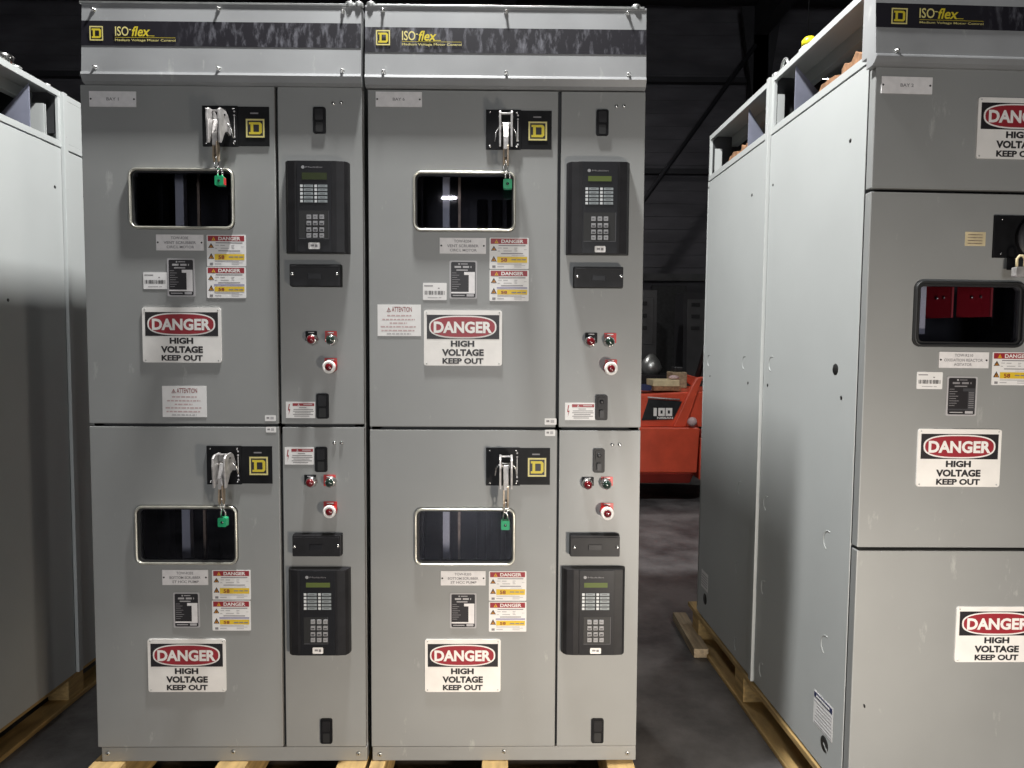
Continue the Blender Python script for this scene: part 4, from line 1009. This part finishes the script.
b = MB(); b.box(xr+1.45, xr+1.55, .28, .78, 1.9, 1.98, M_DARKST); b.box(xr+1.45, xr+1.55, .28, .78, .1, .2, M_DARKST); b.build('mast_crossbar', TK)
b = MB(); q = t2(692.5, 422); b.lathe((q[0], .03, q[1]), [(0, .03), (-.02, .045), (-.045, .03), (-.05, .01)], M_PINKINK, n=14); b.tube([(q[0], .03, q[1]), (q[0], .08, q[1])], .01, M_DARKST); b.build('lever_knob', TK, 0, 'pale round knob')
# things lying on the hood
zh = hC[1]+.001
def slab(px0, px1, py0, py1, yy, dep, mt, z0, name, label, cat, tilt=0):
    a, c = FT.at(px0, py1, yy), FT.at(px1, py0, yy); b = MB(); h = c.z-a.z
    b.box(a.x, c.x, DY+yy, DY+yy+dep, z0, z0+h, mt); o = b.build(name, None, .004); tag(o, label, cat); return z0+h
z1 = slab(654, 681, 391.5, 396, .12, .35, M_BROKEN, zh, 'wooden_plank', 'brown board lying on the red forklift hood under a cream board', 'board')
z2 = slab(653, 679.5, 385, 391, .13, .30, M_CREAM, z1+.0005, 'wooden_plank', 'cream board stacked on the brown board on the forklift hood', 'board')
q = FT.at(675, 381.5, .2); b = MB(); b.lathe((q.x, DY+.25, z2), [(0, .02), (.006, .045), (.022, .05), (.036, .03), (.04, .01)], M_PINKINK, axis=2, n=16)
tag(b.build('cloth_ball', None), 'small pink rounded bundle on top of the cream board', 'bundle')
q = FT.at(645, 392, .2); b = MB(); b.prism(rrect(q.x-.05, q.x+.05, zh, zh+.05, .02), DY+.15, DY+.35, M_NAVY); tag(b.build('rag', None, .01), 'blue rag on the forklift hood at the cabinet edge', 'rag')
q0, q1 = FT.at(671, 391, .6), FT.at(686, 372, .6); b = MB(); b.box(q0.x, q1.x, DY+.55, DY+.8, zh, q1.z, M_WOOD2); b.box(q0.x+.03, q1.x-.03, DY+.6, DY+.75, q1.z, q1.z+.05, M_DARKST)
tag(b.build('fuel_can', None, .01), 'dull brown can standing on the rear of the forklift hood', 'can')
# ------------------------------------------------------------------ clutter at the back wall
FB2 = Frame(0, 8.3)
def wallbox(px0, py0, px1, py1, yy, dep, mt, name, label, cat, extra=None, z0=None):
    F = Frame(0, yy); R = F.r(px0, py0, px1, py1); b = MB(); zz = R[2] if z0 is None else z0
    b.box(R[0], R[1], yy, yy+dep, zz, R[3], mt)
    if extra: extra(b, R, yy)
    o = b.build(name, None, .01); tag(o, label, cat); return o
def vents(b, R, yy):
    b.box(R[0]+.05, R[1]-.05, yy-.01, yy, R[2]+.1, R[3]-.1, M_GIRT)
    for k in range(3): b.box(R[0]+.1, R[0]+.22, yy-.02, yy-.01, R[3]-.2-k*.16, R[3]-.15-k*.16, M_DARKST)
wallbox(630, 290, 657, 352, 7.2, .5, M_GIRT, 'equipment_cabinet', 'dim grey equipment cabinet against the back wall left of the dark doorway', 'cabinet', vents, ZF+.001)
wallbox(683, 292, 716, 400, 7.6, .5, M_STEEL, 'equipment_cabinet', 'dark equipment cabinet against the back wall right of the dark doorway', 'cabinet', vents, ZF+.001)
q = Frame(0, 6.3).at(651, 364); b = MB(); b.lathe((q.x, 6.3, q.z-.12), [(0, .10), (.08, .13), (.16, .10), (.22, .05), (.24, .02)], M_GALV, axis=2, n=18); b.box(q.x-.35, q.x+.25, 6.0, 6.6, ZF+.001, q.z-.121, M_DARKST)
tag(b.build('shop_blower', None), 'shiny domed metal machine behind the forklift', 'machine')
q = Frame(0, 6.0).at(662, 368); b = MB(); b.lathe((q.x+.02, 6.9, ZF+.001), [(0, .14), (.02, .14), (.021, .10), (q.z-ZF+.05, .03), (q.z-ZF+.06, .015)], M_TRED, axis=2, n=18)
tag(b.build('traffic_cone', None), 'dull orange cone tip showing behind the forklift', 'cone')

# ------------------------------------------------------------------ the building
XW0, XW1, YW0, YW1, ZC = -9, 12, -13, 9.2, 6.6
b = MB(); b.box(XW0, XW1, YW0, YW1, ZF-.1, ZF, M_FLOOR); struct(b.build('floor'))
b = MB(); n = 60
b.box(XW0, XW1, YW1, YW1+.05, ZF, ZC, M_WALL)
for k in range(int((ZC-ZF)/.2)):
    z = ZF+k*.2+.08; b.box(XW0, XW1, YW1-.010, YW1, z, z+.03, M_WALL)
struct(b.build('wall_back'))
def wall(name, x0, x1, y0, y1):
    b = MB(); b.box(x0, x1, y0, y1, ZF, ZC, M_WALL); struct(b.build(name))
wall('wall_left', XW0-.05, XW0, YW0, YW1); wall('wall_right', XW1, XW1+.05, YW0, YW1); wall('wall_front', XW0, XW1, YW0-.05, YW0)
b = MB(); b.box(XW0, XW1, YW0, YW1, ZC, ZC+.05, M_ROOF)
for k in range(14): b.box(XW0, XW1, YW0+.8+k*1.6, YW0+.88+k*1.6, ZC-.18, ZC, M_STEEL)
struct(b.build('ceiling'))
def trim(n, f):
    b = MB(); f(b); struct(b.build('trim_%d' % n))
zg = Frame(0, YW1-.12).at(670, 277).z
trim(1, lambda b: (b.box(XW0, XW1, YW1-.16, YW1-.03, zg-.06, zg+.05, M_GIRT)))
trim(2, lambda b: (b.box(XW0, XW1, YW1-.14, YW1-.03, zg+1.6, zg+1.68, M_STEEL)))
trim(3, lambda b: (b.box(XW0, XW1, YW1-.14, YW1-.03, zg+3.0, zg+3.08, M_STEEL)))
for i, xx in enumerate((-3.0, 1.2, 5.0, 8.8)):
    trim(4+i, lambda b: (b.box(xx, xx+.22, YW1-.42, YW1-.17, ZF, ZC-.2, M_STEEL), b.prism([(xx-.2, ZC-.2), (xx+.42, ZC-.2), (xx+.22, ZC-1.6), (xx, ZC-1.6)], YW1-.42, YW1-.36, M_STEEL)))
    trim(8+i, lambda b: b.box(xx, xx+.2, YW0, YW1-.42, ZC-.62, ZC-.2, M_STEEL))
trim(12, lambda b: b.tube([(5.0, YW1-.5, .6), (8.8, YW1-.5, 5.8)], .035, M_STEEL, 6))
trim(13, lambda b: b.tube([(5.0, YW1-.5, 5.8), (1.3, YW1-.5, .6)], .035, M_STEEL, 6))
# doorway at the back
q0 = Frame(0, YW1-.2).r(656, 285, 684, 400)
b = MB(); b.box(q0[0]-.05, q0[1]+.05, YW1-.10, YW1-.024, ZF, q0[3], M_INNER); struct(b.build('door_1'))

# ------------------------------------------------------------------ lamps
def lamp(x, y, z, L, label, power, size, col=(1, .97, .93), rz=0, tube_len=None):
    t = thing('pendant_lamp', label, 'lamp', (x, y, z), rz, 'linear lamps hung from the roof')
    b = MB(); b.prism([(-.07, .0), (.07, 0), (.05, .05), (-.05, .05)], -L/2, L/2, M_GALV, plane='xz') if False else b.box(-L/2, L/2, -.07, .07, .015, .06, M_GALV); b.build('housing', t, .01)
    b = MB(); b.tube([(-L/2+.01, 0, .002), (L/2-.01, 0, .002)], .012, M_LAMP, 10); b.build('tube', t)
    b = MB()
    for s in (-1, 1): b.tube([(s*L*.35, 0, .06), (s*L*.35, 0, ZC-z-.001)], .004, M_DARKST, 5)
    b.build('hanger', t)
    ld = bpy.data.lights.new('lamp_light', 'AREA'); ld.shape = 'RECTANGLE'; ld.size = size[0]; ld.size_y = size[1]; ld.energy = power; ld.color = col
    lo = bpy.data.objects.new('lamp_light', ld); COL.objects.link(lo); lo.parent = t; lo.location = (0, 0, -.012)
    return t
lamp(1.0, -.25, 3.93, .42, 'linear lamp hung above the front of the two front cabinets', 205, (.22, .12), (1, 1, .985))
lamp(.29, -10.4, 3.86, .27, 'far linear lamp mirrored in the right front cabinet window', 60, (.27, .10))
lamp(3.6, 3.0, 3.2, .6, 'added linear fill lamp hung low behind the right-hand cabinets by the forklift', 17, (.4, .14))  # added out of view to light the forklift
lamp(-.4, 6.5, 5.6, .6, 'added linear fill lamp hung high near the back wall', 100, (.4, .14))  # unseen, added to brighten the dark back wall
def spot(name, loc, to, power, col, ang, blend, rad):
    ld = bpy.data.lights.new(name, 'SPOT'); ld.energy = power; ld.color = col; ld.spot_size = ang; ld.spot_blend = blend; ld.shadow_soft_size = rad
    o = bpy.data.objects.new(name, ld); COL.objects.link(o); o.location = loc
    o.rotation_euler = (Vector(to)-Vector(loc)).to_track_quat('-Z', 'Y').to_euler()
# low work light standing on the floor to the right of the viewer
WX, WY, WZ = 2.25, -2.1, .40
t = thing('work_light', 'small floor-standing work light to the right of the viewer', 'work light', (WX, WY, 0))
b = MB(); b.box(-.09, .09, .03, .10, WZ-.07, WZ+.07, M_DARKST); b.build('head', t, .01).location = (0, -.06, 0)
b = MB(); b.box(-.085, .085, .0, .006, WZ-.062, WZ+.062, M_WLABEL); b.build('lens', t).location = (0, .042, 0)
b = MB(); b.tube([(0, 0, WZ-.07), (0, 0, ZF+.25)], .012, M_DARKST); b.build('pole', t)
for k in range(3):
    a = k*2*PI/3; b = MB(); b.tube([(0, 0, ZF+.3), (.25*math.cos(a), .25*math.sin(a), ZF+.012)], .01, M_DARKST); b.build('leg', t)
ld = bpy.data.lights.new('work_light_beam', 'AREA'); ld.shape = 'RECTANGLE'; ld.size = .16; ld.size_y = .11; ld.energy = 17; ld.spread = math.radians(104); ld.color = (1, .90, .78)
lo = bpy.data.objects.new('work_light_beam', ld); COL.objects.link(lo); lo.location = (WX, WY+.055, WZ)
lo.rotation_euler = Vector((-.2, 1.95, .05)).to_track_quat('-Z', 'Y').to_euler()
# added warm fill standing in for floor-bounced sunlight; this second head is made up
b = MB(); b.box(-.05, .05, -.03, .03, -.04, .04, M_DARKST); b.build('added_fill_head', t, .008).location = (-.14, -.12, .62)
spot('low_fill_beam', (WX-.14, WY-.05, .62), (1.0, 0, -.42), 135, (1, .82, .62), math.radians(60), 1.0, .09)
# added soft fill from behind the viewer; the door at it is made up
b = MB(); b.box(-.4, 2.2, YW0+.001, YW0+.02, ZF, 2.9, M_GALV); struct(b.build('fill_door'))
ld = bpy.data.lights.new('rear_fill_light', 'AREA'); ld.shape = 'RECTANGLE'; ld.size = 2.4; ld.size_y = 2.6; ld.energy = 320; ld.color = (.96, .975, 1)
lo = bpy.data.objects.new('rear_fill_light', ld); COL.objects.link(lo); lo.location = (.9, YW0+.05, 1.25); lo.rotation_euler = (PI/2, 0, 0)
w = bpy.data.worlds.new('world'); S.world = w; w.use_nodes = True
w.node_tree.nodes['Background'].inputs['Color'].default_value = (.9, .92, 1, 1); w.node_tree.nodes['Background'].inputs['Strength'].default_value = .009

S.view_settings.view_transform = 'Standard'; S.view_settings.look = 'None'; S.view_settings.gamma = 1; S.view_settings.exposure = 0
S.view_settings.use_curve_mapping = False
